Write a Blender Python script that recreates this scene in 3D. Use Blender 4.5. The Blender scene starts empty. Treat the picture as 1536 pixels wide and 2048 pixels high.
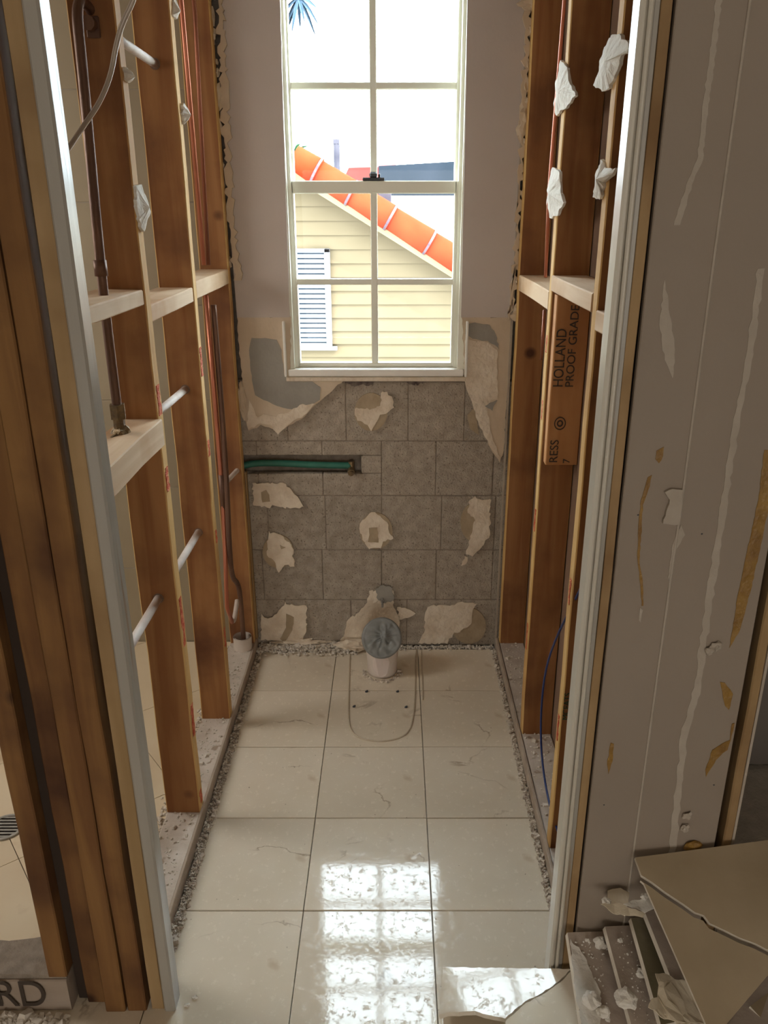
import bpy, bmesh, math, random
from mathutils import Vector, noise
C = bpy.context.scene
# ---------------------------------------------------------------- camera, world, sun, lights, exposure
H = 1.54; PITCH = math.atan(608/1600); FPX = 1600.0; CX = 787.0; CY = 1024.0
cam = bpy.data.cameras.new('camera'); co = bpy.data.objects.new('camera', cam); C.collection.objects.link(co)
cam.sensor_width = 36; cam.lens = 36*FPX/2048; cam.clip_start = .02; cam.clip_end = 300
cam.shift_x = -(CX-768)/2048
co.location = (0, 0, H); co.rotation_euler = (math.pi/2-PITCH, 0, 0); C.camera = co
w = bpy.data.worlds.new('sky'); C.world = w; w.use_nodes = True
bg = w.node_tree.nodes['Background']; bg.inputs[0].default_value = (.80, .93, 1.0, 1); bg.inputs[1].default_value = 7
sl = bpy.data.lights.new('sun', 'SUN'); sl.energy = 2.6; sl.angle = .01; sl.color = (1, .93, .8)
so = bpy.data.objects.new('sun', sl); C.collection.objects.link(so)
so.rotation_euler = Vector((-.75, .62, -1.05)).to_track_quat('-Z', 'Y').to_euler()
def area(name, loc, aim, sx, sy, e, col):
    l = bpy.data.lights.new(name, 'AREA'); l.shape = 'RECTANGLE'; l.size = sx; l.size_y = sy; l.energy = e; l.color = col
    o = bpy.data.objects.new(name, l); C.collection.objects.link(o); o.location = loc
    o.rotation_euler = (Vector(aim)-Vector(loc)).to_track_quat('-Z', 'Y').to_euler(); return o
area('room_fill_light', (.2, -4.7, 1.0), (0, 2, .9), 3.0, 1.9, 30, (1, .93, .84))  # added fill light behind the camera, no window is built there
area('shower_room_daylight', (-2.25, 1.9, 1.7), (-.9, 1.8, .2), .7, 1.2, 11, (1, .95, .88))
C.view_settings.view_transform = 'Standard'; C.view_settings.look = 'None'; C.view_settings.gamma = 1
C.view_settings.use_curve_mapping = False; C.view_settings.exposure = 1.25

# ---------------------------------------------------------------- helpers
cp, sp = math.cos(PITCH), math.sin(PITCH)
def ray(u, v):
    a = (u-CX)/FPX; b = -(v-CY)/FPX
    return Vector((a, cp+b*sp, -sp+b*cp))
def P(u, v, ax, val):                      # point seen in the photograph at (u, v) on the plane ax = val
    d = ray(u, v); i = 'xyz'.index(ax); o = Vector((0, 0, H)); return o+d*((val-o[i])/d[i])
def PP(u, v, q, n):                        # same on a free plane through q with normal n
    d = ray(u, v); o = Vector((0, 0, H)); return o+d*((q-o).dot(n)/d.dot(n))
R = random.Random(7)
def origin(p):
    s = Vector((0, 0, 0))
    while p: s += p.location; p = p.parent
    return s
def empty(name, loc=(0, 0, 0), label=None, cat=None, group=None, kind=None, parent=None):
    o = bpy.data.objects.new(name, None); C.collection.objects.link(o); o.empty_display_size = .1
    o.location = Vector(loc); tag(o, label, cat, group, kind)
    if parent: o.parent = parent
    return o
def tag(o, label=None, cat=None, group=None, kind=None):
    if label: o['label'] = label
    if cat: o['category'] = cat
    if group: o['group'] = group
    if kind: o['kind'] = kind
    return o
def obj(name, bm, m, parent=None, smooth=False, base=None, label=None):
    bmesh.ops.recalc_face_normals(bm, faces=bm.faces)
    off = origin(parent) if parent else (Vector(base) if base is not None else Vector((0, 0, 0)))
    bmesh.ops.translate(bm, verts=bm.verts, vec=-off)
    me = bpy.data.meshes.new(name); bm.to_mesh(me); bm.free(); me.materials.append(m)
    if smooth:
        for p in me.polygons: p.use_smooth = True
    o = bpy.data.objects.new(name, me); C.collection.objects.link(o)
    if parent: o.parent = parent
    else: o.location = off
    if label: o['label'] = label
    return o
def thing(name, bm, m, label, cat, group=None, smooth=False, base=None, kind=None):
    if base is None:
        vs = [v.co for v in bm.verts]
        base = (sum(v.x for v in vs)/len(vs), sum(v.y for v in vs)/len(vs), min(v.z for v in vs))
    o = obj(name, bm, m, None, smooth, base); return tag(o, label, cat, group, kind)
def box(x0, x1, y0, y1, z0, z1, bev=0, bm=None):
    own = bmesh.new()
    vs = [own.verts.new((x, y, z)) for x in (x0, x1) for y in (y0, y1) for z in (z0, z1)]
    for f in ((0, 1, 3, 2), (4, 6, 7, 5), (0, 4, 5, 1), (2, 3, 7, 6), (0, 2, 6, 4), (1, 5, 7, 3)): own.faces.new([vs[i] for i in f])
    bmesh.ops.recalc_face_normals(own, faces=own.faces)
    if bev: bmesh.ops.bevel(own, geom=own.edges[:], offset=bev, segments=1, affect='EDGES')
    if bm is None: return own
    return join(bm, own)
def join(bm, other):
    me = bpy.data.meshes.new('t'); other.to_mesh(me); other.free(); bm.from_mesh(me); bpy.data.meshes.remove(me); return bm
def tess(pts):                             # ear clipping of an outline that may be concave
    n = len(pts); nr = Vector((0, 0, 0))
    for i in range(n): nr += Vector(pts[i]).cross(Vector(pts[(i+1) % n]))
    k = max(range(3), key=lambda i: abs(nr[i])); q = [[c for j, c in enumerate(p) if j != k] for p in pts]
    if sum(q[i][0]*q[(i+1) % n][1]-q[(i+1) % n][0]*q[i][1] for i in range(n)) < 0: idx = list(range(n))[::-1]
    else: idx = list(range(n))
    cr = lambda a, b, c: (b[0]-a[0])*(c[1]-a[1])-(b[1]-a[1])*(c[0]-a[0])
    out = []
    while len(idx) > 3:
        best = None
        for j in range(len(idx)):
            a, b, c = idx[j-1], idx[j], idx[(j+1) % len(idx)]; A, B, D = q[a], q[b], q[c]; ar = cr(A, B, D)
            if ar <= 0: continue
            if any(cr(A, B, q[m]) >= 0 and cr(B, D, q[m]) >= 0 and cr(D, A, q[m]) >= 0 for m in idx if m not in (a, b, c)): continue
            l = math.dist(A, D)
            if best is None or l < best[0]: best = (l, j, (a, b, c))
        if best is None: best = (0, 0, (idx[-1], idx[0], idx[1]))
        out.append(best[2]); idx.pop(best[1])
    out.append(tuple(idx)); return out
def prism(pts, vec, bm=None):              # polygon (3D points) pushed along vec
    bm = bm or bmesh.new(); n = len(pts); vec = Vector(vec)
    a = [bm.verts.new(p) for p in pts]; b = [bm.verts.new(Vector(p)+vec) for p in pts]
    for i in range(n): bm.faces.new((a[i], b[i], b[(i+1) % n], a[(i+1) % n]))
    for t in tess(pts):
        bm.faces.new([a[i] for i in t]); bm.faces.new([b[i] for i in t[::-1]])
    return bm
def tube(pts, r, seg=10, bm=None, cap=True, smooth=0):
    pts = [Vector(p) for p in pts]
    rs = r if isinstance(r, (list, tuple)) else [r]*len(pts)
    for _ in range(smooth):
        q = [pts[0]]; qr = [rs[0]]
        for i in range(len(pts)-1):
            q += [pts[i]*.75+pts[i+1]*.25, pts[i]*.25+pts[i+1]*.75]; qr += [rs[i]*.75+rs[i+1]*.25, rs[i]*.25+rs[i+1]*.75]
        pts = q+[pts[-1]]; rs = qr+[rs[-1]]
    bm = bm or bmesh.new(); rings = []; up = None
    for i, p in enumerate(pts):
        t = (pts[min(i+1, len(pts)-1)]-pts[max(i-1, 0)]).normalized()
        if up is None: up = t.orthogonal().normalized()
        else: up = (up-t*up.dot(t)).normalized()
        s = t.cross(up)
        rings.append([bm.verts.new(p+(up*math.cos(2*math.pi*k/seg)+s*math.sin(2*math.pi*k/seg))*rs[i]) for k in range(seg)])
    for a, b in zip(rings, rings[1:]):
        for k in range(seg): bm.faces.new((a[k], a[(k+1) % seg], b[(k+1) % seg], b[k]))
    if cap: bm.faces.new(rings[0][::-1]); bm.faces.new(rings[-1])
    return bm
def lump(c, r, seed=0, sub=2, amp=.35, bm=None, fr=2.2):
    own = bmesh.new(); bmesh.ops.create_icosphere(own, subdivisions=sub, radius=1)
    for v in own.verts:
        k = 1+amp*noise.noise(v.co*fr+Vector((seed*3.1, seed*1.7, 0)))*1.6
        v.co = Vector((v.co.x*r[0]*k, v.co.y*r[1]*k, v.co.z*r[2]*k))+Vector(c)
    return own if bm is None else join(bm, own)
def jag(pts, step=7, amp=1.6, seed=1):     # roughen a pixel outline
    q = []; rr = random.Random(seed)
    for i in range(len(pts)):
        a, b = pts[i], pts[(i+1) % len(pts)]; d = math.dist(a, b); n = max(1, int(d/step))
        for k in range(n):
            t = k/n; j = amp if k else amp*.3
            q.append((a[0]+(b[0]-a[0])*t+rr.uniform(-j, j), a[1]+(b[1]-a[1])*t+rr.uniform(-j, j)))
    return q
def flake(name, pts, ax, val, thick, m, parent, amp=1.6, step=7, seed=1, label=None):
    d = {'x': (1, 0, 0), 'y': (0, 1, 0), 'z': (0, 0, 1)}[ax]
    q = [P(u, v, ax, val) for u, v in jag(pts, step, amp, seed)]
    return obj(name, prism(q, Vector(d)*thick), m, parent, label=label)
# ---------------------------------------------------------------- materials
def mat(name, c1, c2=None, scale=8, rough=.7, bump=0, stretch=(1, 1, 1), c3=None, s3=30, t3=.62, spec=.5, rand=0, metal=0, bscale=None, detail=6, lo=.35, hi=.65, rr=0):
    m = bpy.data.materials.new(name); m.use_nodes = True; nt = m.node_tree; N = nt.nodes; L = nt.links
    b = N['Principled BSDF']; b.inputs['Roughness'].default_value = rough; b.inputs['Metallic'].default_value = metal
    b.inputs['Specular IOR Level'].default_value = spec
    if c2 is None: b.inputs['Base Color'].default_value = (*c1, 1)
    tc = N.new('ShaderNodeTexCoord'); mp = N.new('ShaderNodeMapping'); mp.inputs['Scale'].default_value = stretch
    L.new(tc.outputs['Object'], mp.inputs['Vector'])
    if c2 is not None:
        n = N.new('ShaderNodeTexNoise'); n.inputs['Scale'].default_value = scale; n.inputs['Detail'].default_value = detail
        L.new(mp.outputs[0], n.inputs['Vector'])
        r = N.new('ShaderNodeMapRange'); r.inputs[1].default_value = lo; r.inputs[2].default_value = hi; L.new(n.outputs['Fac'], r.inputs[0])
        x = N.new('ShaderNodeMix'); x.data_type = 'RGBA'; x.inputs[6].default_value = (*c1, 1); x.inputs[7].default_value = (*c2, 1)
        L.new(r.outputs[0], x.inputs[0]); out = x.outputs[2]
        if c3 is not None:
            n3 = N.new('ShaderNodeTexNoise'); n3.inputs['Scale'].default_value = s3; n3.inputs['Detail'].default_value = 4
            L.new(mp.outputs[0], n3.inputs['Vector'])
            r3 = N.new('ShaderNodeMapRange'); r3.inputs[1].default_value = t3; r3.inputs[2].default_value = t3+.06; L.new(n3.outputs['Fac'], r3.inputs[0])
            x3 = N.new('ShaderNodeMix'); x3.data_type = 'RGBA'; x3.inputs[7].default_value = (*c3, 1)
            L.new(out, x3.inputs[6]); L.new(r3.outputs[0], x3.inputs[0]); out = x3.outputs[2]
        if rand:
            oi = N.new('ShaderNodeObjectInfo'); h = N.new('ShaderNodeHueSaturation')
            ma = N.new('ShaderNodeMapRange'); ma.inputs[3].default_value = 1-rand; ma.inputs[4].default_value = 1+rand
            L.new(oi.outputs['Random'], ma.inputs[0]); L.new(ma.outputs[0], h.inputs['Value']); L.new(out, h.inputs['Color']); out = h.outputs[0]
        L.new(out, b.inputs['Base Color'])
        if rr:
            pv = out; nv = N.new('ShaderNodeTexNoise'); nv.inputs['Scale'].default_value = 2.4; nv.inputs['Detail'].default_value = 7; nv.inputs['Distortion'].default_value = .9
            oi2 = N.new('ShaderNodeObjectInfo'); av = N.new('ShaderNodeVectorMath'); av.operation = 'ADD'; sv = N.new('ShaderNodeVectorMath'); sv.operation = 'SCALE'; sv.inputs[0].default_value = (9, 7, 3)
            L.new(oi2.outputs['Random'], sv.inputs['Scale']); L.new(mp.outputs[0], av.inputs[0]); L.new(sv.outputs[0], av.inputs[1]); L.new(av.outputs[0], nv.inputs['Vector'])
            ab = N.new('ShaderNodeMath'); ab.operation = 'SUBTRACT'; ab.inputs[1].default_value = .5; L.new(nv.outputs['Fac'], ab.inputs[0])
            a2 = N.new('ShaderNodeMath'); a2.operation = 'ABSOLUTE'; L.new(ab.outputs[0], a2.inputs[0])
            rv = N.new('ShaderNodeMapRange'); rv.inputs[1].default_value = 0; rv.inputs[2].default_value = .006; rv.inputs[3].default_value = 1; rv.inputs[4].default_value = 0; L.new(a2.outputs[0], rv.inputs[0])
            nm = N.new('ShaderNodeTexNoise'); nm.inputs['Scale'].default_value = 7; L.new(av.outputs[0], nm.inputs['Vector'])
            rn = N.new('ShaderNodeMapRange'); rn.inputs[1].default_value = .52; rn.inputs[2].default_value = .66; rn.inputs[4].default_value = .75; L.new(nm.outputs['Fac'], rn.inputs[0])
            mm = N.new('ShaderNodeMath'); mm.operation = 'MULTIPLY'; L.new(rv.outputs[0], mm.inputs[0]); L.new(rn.outputs[0], mm.inputs[1])
            xv = N.new('ShaderNodeMix'); xv.data_type = 'RGBA'; xv.inputs[7].default_value = (.30, .22, .14, 1); L.new(pv, xv.inputs[6]); L.new(mm.outputs[0], xv.inputs[0]); L.new(xv.outputs[2], b.inputs['Base Color'])
            nd = N.new('ShaderNodeTexNoise'); nd.inputs['Scale'].default_value = 55; nd.inputs['Detail'].default_value = 8; nd.inputs['Roughness'].default_value = .75
            L.new(mp.outputs[0], nd.inputs['Vector'])
            rm = N.new('ShaderNodeMapRange'); rm.inputs[1].default_value = .52; rm.inputs[2].default_value = .62
            rm.inputs[3].default_value = rough; rm.inputs[4].default_value = rough+rr; L.new(nd.outputs['Fac'], rm.inputs[0]); L.new(rm.outputs[0], b.inputs['Roughness'])
    if bump:
        nb = N.new('ShaderNodeTexNoise'); nb.inputs['Scale'].default_value = bscale or scale*4; nb.inputs['Detail'].default_value = 6
        L.new(mp.outputs[0], nb.inputs['Vector'])
        bp = N.new('ShaderNodeBump'); bp.inputs['Strength'].default_value = bump; bp.inputs['Distance'].default_value = .01
        L.new(nb.outputs['Fac'], bp.inputs['Height']); L.new(bp.outputs[0], b.inputs['Normal'])
    return m
def wood(name, c1, c2, dark, axis='z', knots=True, rough=.75):
    m = bpy.data.materials.new(name); m.use_nodes = True; nt = m.node_tree; N = nt.nodes; L = nt.links
    b = N['Principled BSDF']; b.inputs['Roughness'].default_value = rough; b.inputs['Specular IOR Level'].default_value = .25
    tc = N.new('ShaderNodeTexCoord'); mp = N.new('ShaderNodeMapping')
    mp.inputs['Scale'].default_value = {'z': (1, 1, .06), 'y': (1, .06, 1), 'x': (.06, 1, 1)}[axis]
    oi = N.new('ShaderNodeObjectInfo'); ad = N.new('ShaderNodeVectorMath'); ad.operation = 'ADD'
    sc = N.new('ShaderNodeVectorMath'); sc.operation = 'SCALE'; sc.inputs[0].default_value = (3, 5, 4)
    L.new(oi.outputs['Random'], sc.inputs['Scale']); L.new(tc.outputs['Object'], ad.inputs[0]); L.new(sc.outputs[0], ad.inputs[1])
    L.new(ad.outputs[0], mp.inputs['Vector'])
    n = N.new('ShaderNodeTexNoise'); n.inputs['Scale'].default_value = 28; n.inputs['Detail'].default_value = 5; n.inputs['Distortion'].default_value = .6
    L.new(mp.outputs[0], n.inputs['Vector'])
    r = N.new('ShaderNodeMapRange'); r.inputs[1].default_value = .36; r.inputs[2].default_value = .64; L.new(n.outputs['Fac'], r.inputs[0])
    x = N.new('ShaderNodeMix'); x.data_type = 'RGBA'; x.inputs[6].default_value = (*c1, 1); x.inputs[7].default_value = (*c2, 1)
    L.new(r.outputs[0], x.inputs[0])
    n2 = N.new('ShaderNodeTexNoise'); n2.inputs['Scale'].default_value = 4.2; n2.inputs['Detail'].default_value = 5
    L.new(ad.outputs[0], n2.inputs['Vector'])
    r2 = N.new('ShaderNodeMapRange'); r2.inputs[1].default_value = .48; r2.inputs[2].default_value = .72; L.new(n2.outputs['Fac'], r2.inputs[0])
    x2 = N.new('ShaderNodeMix'); x2.data_type = 'RGBA'; x2.inputs[7].default_value = (*dark, 1); L.new(x.outputs[2], x2.inputs[6]); L.new(r2.outputs[0], x2.inputs[0])
    out = x2.outputs[2]
    if knots:
        v = N.new('ShaderNodeTexVoronoi'); v.inputs['Scale'].default_value = 5.5; L.new(ad.outputs[0], v.inputs['Vector'])
        r3 = N.new('ShaderNodeMapRange'); r3.inputs[1].default_value = .06; r3.inputs[2].default_value = .13; r3.inputs[3].default_value = 1; r3.inputs[4].default_value = 0
        L.new(v.outputs['Distance'], r3.inputs[0])
        x3 = N.new('ShaderNodeMix'); x3.data_type = 'RGBA'; x3.inputs[7].default_value = (dark[0]*.6, dark[1]*.6, dark[2]*.6, 1)
        L.new(out, x3.inputs[6]); L.new(r3.outputs[0], x3.inputs[0]); out = x3.outputs[2]
    L.new(out, b.inputs['Base Color'])
    bp = N.new('ShaderNodeBump'); bp.inputs['Strength'].default_value = .35; bp.inputs['Distance'].default_value = .004
    L.new(n.outputs['Fac'], bp.inputs['Height']); L.new(bp.outputs[0], b.inputs['Normal'])
    return m
STUD = wood('stud_wood', (.27, .115, .042), (.38, .185, .072), (.15, .06, .028))
BLK = wood('blocking_wood', (.62, .44, .28), (.72, .55, .38), (.50, .30, .16), 'y', False)
STAMPED = wood('stamped_lumber', (.48, .23, .09), (.56, .29, .12), (.40, .17, .06), 'z', False)
LITEDGE = wood('lit_edge_wood', (.56, .33, .115), (.67, .44, .18), (.42, .22, .08), 'z', False)  # paler sawn edge, with the window light on it put into the colour
DOORWOOD = wood('door_frame_wood', (.155, .07, .024), (.235, .12, .04), (.07, .028, .012), 'z', True)
SHIM = wood('shim_wood', (.30, .195, .09), (.38, .255, .13), (.20, .115, .05), 'z', False)
JAMBPAINT = mat('jamb_paint', (.50, .465, .385), (.55, .515, .435), 3, .32, .06, (3, 3, .2), bscale=20)
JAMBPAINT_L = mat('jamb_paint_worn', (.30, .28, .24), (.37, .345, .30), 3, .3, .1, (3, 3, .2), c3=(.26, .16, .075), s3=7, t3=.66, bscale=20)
TILE = mat('marble_tile', (.71, .63, .50), (.79, .72, .60), 3.2, .045, .008, c3=(.63, .53, .40), s3=9, t3=.64, rand=.04, bscale=90, rr=.35, spec=.6)
TILEBACK = mat('dusty_tile', (.40, .33, .27), (.55, .47, .40), 7, .7, .3, c3=(.55, .50, .43), s3=50, t3=.63)
GROUT = mat('floor_bed', (.40, .36, .30), (.48, .43, .36), 30, .9, .4)
OLDTILE = mat('broken_tile', (.33, .26, .165), (.41, .33, .22), 6, .45, .08, c3=(.24, .17, .10), s3=11, t3=.64)
TILECORE = mat('tile_edge', (.66, .6, .5), (.74, .68, .58), 40, .7, .1)
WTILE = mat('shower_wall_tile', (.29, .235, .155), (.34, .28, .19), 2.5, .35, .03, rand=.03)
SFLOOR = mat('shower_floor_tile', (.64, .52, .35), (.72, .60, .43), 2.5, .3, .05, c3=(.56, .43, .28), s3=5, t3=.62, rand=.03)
BLOCK = mat('concrete_block', (.33, .28, .22), (.44, .38, .31), 30, .92, .6, c3=(.19, .155, .12), s3=150, t3=.60, rand=.08, bscale=170, detail=10)
MORTAR = mat('mortar', (.22, .18, .14), (.30, .25, .20), 40, .95, .4, bscale=150)
PLASTER = mat('plaster_paper', (.66, .55, .42), (.78, .69, .56), 18, .85, .7, bscale=45)
GLUE = mat('adhesive_disc', (.36, .28, .18), (.43, .34, .23), 20, .85, .3, bscale=60)
GREYSKIM = mat('grey_skim_coat', (.29, .27, .235), (.34, .32, .28), 10, .85, .2)
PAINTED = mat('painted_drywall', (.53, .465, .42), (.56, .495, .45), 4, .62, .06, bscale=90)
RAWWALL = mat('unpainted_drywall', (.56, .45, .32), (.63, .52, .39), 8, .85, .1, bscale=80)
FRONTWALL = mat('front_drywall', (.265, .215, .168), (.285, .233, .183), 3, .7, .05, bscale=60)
JOINT = mat('joint_compound', (.37, .32, .26), (.42, .365, .30), 20, .85, .2)
OCHRE = mat('ochre_adhesive', (.30, .17, .03), (.20, .10, .015), 25, .45, .4, c3=(.5, .4, .2), s3=30, t3=.66)
DUST = mat('dusty_plate', (.50, .43, .36), (.62, .55, .48), 14, .9, .4, c3=(.35, .27, .2), s3=25, t3=.62)
CHIP = mat('plaster_chips', (.60, .54, .45), (.74, .69, .62), 30, .9, .2, rand=.1)
CHALK = mat('white_gypsum', (.70, .67, .60), (.78, .75, .69), 20, .9, .5, bscale=60)
REDGLUE = mat('red_adhesive', (.62, .085, .03), (.78, .24, .11), 90, .8, .9, bscale=300, lo=.4, hi=.6)
COPPER = mat('dull_copper', (.34, .12, .065), (.24, .10, .06), 20, .42, .1, (1, 1, .2), metal=.6)
COPPERB = mat('bright_copper', (.60, .22, .13), (.48, .17, .10), 20, .35, .05, (1, 1, .2), metal=.6)
OLDPIPE = mat('aged_pipe', (.13, .07, .05), (.20, .11, .07), 20, .5, .2, (1, 1, .3), metal=.5)
PALEPIPE = mat('pale_pipe', (.52, .42, .36), (.62, .54, .48), 25, .6, .1)
BRASS = mat('tarnished_brass', (.28, .20, .10), (.16, .12, .08), 60, .45, .3, metal=.7)
GREEN = mat('green_tape', (.02, .125, .085), (.03, .17, .12), 20, .55, .15)
PVC = mat('pvc', (.60, .52, .45), (.68, .60, .53), 12, .45, .05)
PVCDISC = mat('pvc_worn_patch', (.66, .56, .51), (.70, .61, .56), 12, .6, .05)
DUCT = mat('duct_tape', (.19, .20, .19), (.26, .265, .26), 9, .42, .25, bscale=25)
WHITEFRAME = mat('vinyl_frame', (.80, .79, .67), (.83, .82, .70), 3, .4, .02)
SILLWHITE = mat('sill_white', (.82, .80, .74), (.88, .86, .80), 12, .6, .1)
STEEL = mat('steel', (.35, .35, .34), (.45, .45, .44), 40, .35, 0, metal=.8)
DARK = mat('dark_metal', (.03, .035, .045), (.05, .055, .065), 30, .5, 0)
INK = mat('black_ink', (.045, .03, .02))
BLUE = mat('blue_cable', (.012, .035, .16), None, rough=.4)
CLEARC = mat('clear_tubing', (.40, .34, .28), None, rough=.25)
GAPSHADE = mat('gap_shade', (.03, .017, .010), None, rough=.9)  # near-black colour standing in for the shade inside gaps
BROWNBACK = mat('drywall_back_paper', (.20, .125, .085), (.26, .165, .11), 6, .9, .1)
GREENINK = mat('green_ink', (.02, .07, .03))
ROOM = mat('room_paint', (.52, .46, .39), (.56, .50, .43), 3, .8)
SIDING = mat('siding', (.118, .090, .053), (.130, .100, .060), 3, .9, .05, spec=.1)
BARGE = mat('barge_paint', (.165, .13, .078), (.18, .145, .09), 3, .9, spec=.1)
CLAY = mat('clay_tile', (.25, .026, .008), (.34, .042, .014), 3, 1, .1, spec=.05, rand=.06)
CLAYJ = mat('clay_mortar', (.09, .06, .075), (.13, .09, .10), 20, 1, spec=.05)
VENTW = mat('vent_white', (.17, .175, .18), (.20, .20, .21), 4, .8, spec=.1)
REDROOF = mat('far_red_roof', (.20, .035, .03), (.24, .05, .04), 2, .9, spec=.1)
DARKROOF = mat('far_dark_roof', (.014, .02, .028), (.02, .026, .036), 2, .9, spec=.1)
FARWALL = mat('far_pale_roof', (.40, .36, .28), (.45, .41, .33), 2, .9, spec=.1)
PALM = mat('palm_leaf', (.02, .06, .025), (.035, .085, .04), 5, .9, spec=.1)
GREYPOST = mat('far_post', (.045, .042, .055), (.07, .065, .08), 5, .9, spec=.1)
GROUND = mat('outside_ground', (0.120, 0.108, 0.090), (0.144, 0.132, 0.114), 1, .9)
def glass():
    m = bpy.data.materials.new('window_glass'); m.use_nodes = True; nt = m.node_tree; N = nt.nodes; L = nt.links; N.remove(N['Principled BSDF'])
    t = N.new('ShaderNodeBsdfTransparent'); t.inputs[0].default_value = (.97, .985, .98, 1); g = N.new('ShaderNodeBsdfGlossy'); g.inputs['Roughness'].default_value = .02
    f = N.new('ShaderNodeFresnel'); f.inputs[0].default_value = 1.3; x = N.new('ShaderNodeMixShader')
    L.new(f.outputs[0], x.inputs[0]); L.new(t.outputs[0], x.inputs[1]); L.new(g.outputs[0], x.inputs[2]); L.new(x.outputs[0], N['Material Output'].inputs[0]); return m
GLASS = glass()

# ---------------------------------------------------------------- floor
XL, XR, YB = -.513, .383, 2.64           # finished faces of the small room
floor = obj('floor', box(-2.4, 2.2, -5.0, 2.9, -.12, -.012), GROUT); tag(floor, 'subfloor under the pale marble tiles', kind='structure')
def tile_mesh(sx, sy):
    bm = box(0, sx, 0, sy, -.012, 0, .0012); me = bpy.data.meshes.new('floor_tile'); bm.to_mesh(me); bm.free(); me.materials.append(TILE); return me
XJ = [XL+.026, -.211, .090, XR-.014]; YJ = [1.4218+.3048*k for k in range(-4, 4)]; g = .0010
cache = {}
def lay(x0, x1, y0, y1):
    k = (round(x1-x0, 4), round(y1-y0, 4))
    if k not in cache: cache[k] = tile_mesh(k[0]-2*g, k[1]-2*g)
    o = bpy.data.objects.new('floor_tile', cache[k]); C.collection.objects.link(o); o.parent = floor
    o.location = (x0+g, y0+g, R.uniform(-.0004, .0004)); o.rotation_euler = (R.uniform(-.0012, .0012), R.uniform(-.0012, .0012), 0)
for j in range(len(YJ)):
    y0 = YJ[j]; y1 = YJ[j]+.3048 if j < len(YJ)-1 else YB-.03
    y1 = min(y1, YB-.012)
    if y1-y0 < .03: continue
    if y0 > 1.3:
        xs = XJ
    else: xs = [-.211-.3018*k for k in range(5, 0, -1)]+[-.211, .090]+[.090+.301*k for k in range(1, 5)]
    for a, b in zip(xs, xs[1:]): lay(a, b, y0, y1)
# ---------------------------------------------------------------- left stud wall
wl = empty('wall_left', (XL, 1.2, 0), kind='structure', label='open stud wall with pipes, drywall stripped off')
wr = empty('wall_right', (XR, 1.2, 0), kind='structure', label='open stud wall with stamped board, drywall stripped off')
def stud(x0, x1, y0, y1, z0=.04, z1=2.56, m=STUD, p=wl, name='stud', label=None, bev=.0025, wob=.0025):
    own = box(x0, x1, y0, y1, z0, z1)
    # a few cuts along the length and a slight wobble make the sawn edges uneven
    ax = 2 if z1-z0 > max(y1-y0, x1-x0) else (1 if y1-y0 > x1-x0 else 0)
    lo, hi = ((x0, x1), (y0, y1), (z0, z1))[ax]; n = max(3, int((hi-lo)/.12))
    nv = Vector((0, 0, 0)); nv[ax] = 1
    for k in range(1, n):
        c = Vector((0, 0, 0)); c[ax] = lo+(hi-lo)*k/n
        bmesh.ops.bisect_plane(own, geom=own.verts[:]+own.edges[:]+own.faces[:], plane_co=c, plane_no=nv)
    s = R.random()*50
    for v in own.verts:
        q = Vector((s, v.co.x*3, v.co[ax]*6)); d = noise.noise_vector(q+Vector((0, v.co.y*9, 0)))*wob; d[ax] = 0; v.co += d
    e = [e for e in own.edges if abs((e.verts[0].co-e.verts[1].co).normalized()[ax]) > .9]
    bmesh.ops.bevel(own, geom=e, offset=bev, segments=1, affect='EDGES')
    o = obj(name, own, m, p, label=label)
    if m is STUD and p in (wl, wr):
        o.data.materials.append(LITEDGE)  # faces turned sideways take the window-lit wood colour
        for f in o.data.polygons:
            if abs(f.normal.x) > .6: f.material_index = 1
    return o
SX0, SX1 = XL-.089, XL
sA = stud(SX0, SX1, 1.703, 1.741)
sB = stud(SX0, SX1, 2.12, 2.157)
sC = stud(SX0, SX1, 2.585, 2.623)
stud(SX0, SX1, 1.24, 2.64, 0, .04, DUST, wl, 'sole_plate', 'dusty bottom plate of the stud wall')
stud(SX0-.01, SX1-.002, 1.235, 1.70, 1.353, 1.384, BLK, wl, 'blocking')
stud(SX0-.006, SX1-.002, 1.741, 2.12, 1.312, 1.348, BLK, wl, 'blocking')
stud(SX0, SX1, 2.157, 2.585, 1.318, 1.362, BLK, wl, 'blocking')
stud(SX0+.01, SX1+.008, 1.235, 1.703, 1.05, 1.11, BLK, wl, 'blocking', 'lower pale block set flat between studs')
stud(SX0, SX1, 1.24, 2.64, 2.56, 2.6, STUD, wl, 'top_plate')
# right stud wall
RX0, RX1 = .391, .480
stud(RX0, RX1, 2.585, 2.623, p=wr); stud(RX0, RX1, 2.04, 2.078, p=wr); stud(RX0, RX1, 1.575, 1.613, p=wr)
stud(RX0+.02, RX1, 1.215, 1.30, p=wr)
stud(RX0, RX1, 1.24, 2.64, 0, .04, DUST, wr, 'sole_plate', 'dusty bottom plate of the stud wall')
stud(RX0, RX1, 2.078, 2.585, 1.298, 1.345, BLK, wr, 'blocking')
stud(RX0-.003, RX1-.003, 1.613, 2.04, 1.348, 1.385, BLK, wr, 'blocking')
stud(RX0, RX1, 1.30, 1.575, 1.317, 1.356, BLK, wr, 'blocking')
stud(RX0, RX1, 1.24, 2.64, 2.56, 2.6, STUD, wr, 'top_plate')
scrap = stud(RX0+.006, RX1, 2.0, 2.038, P(1095, 930, 'y', 2.0).z, 1.342, STAMPED, wr, 'stamped_board', 'short orange board stamped with black rotated lettering')
obj('backing_panel', box(.482, .495, 1.24, 2.64, 0, 2.6), BROWNBACK, wr)
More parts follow.
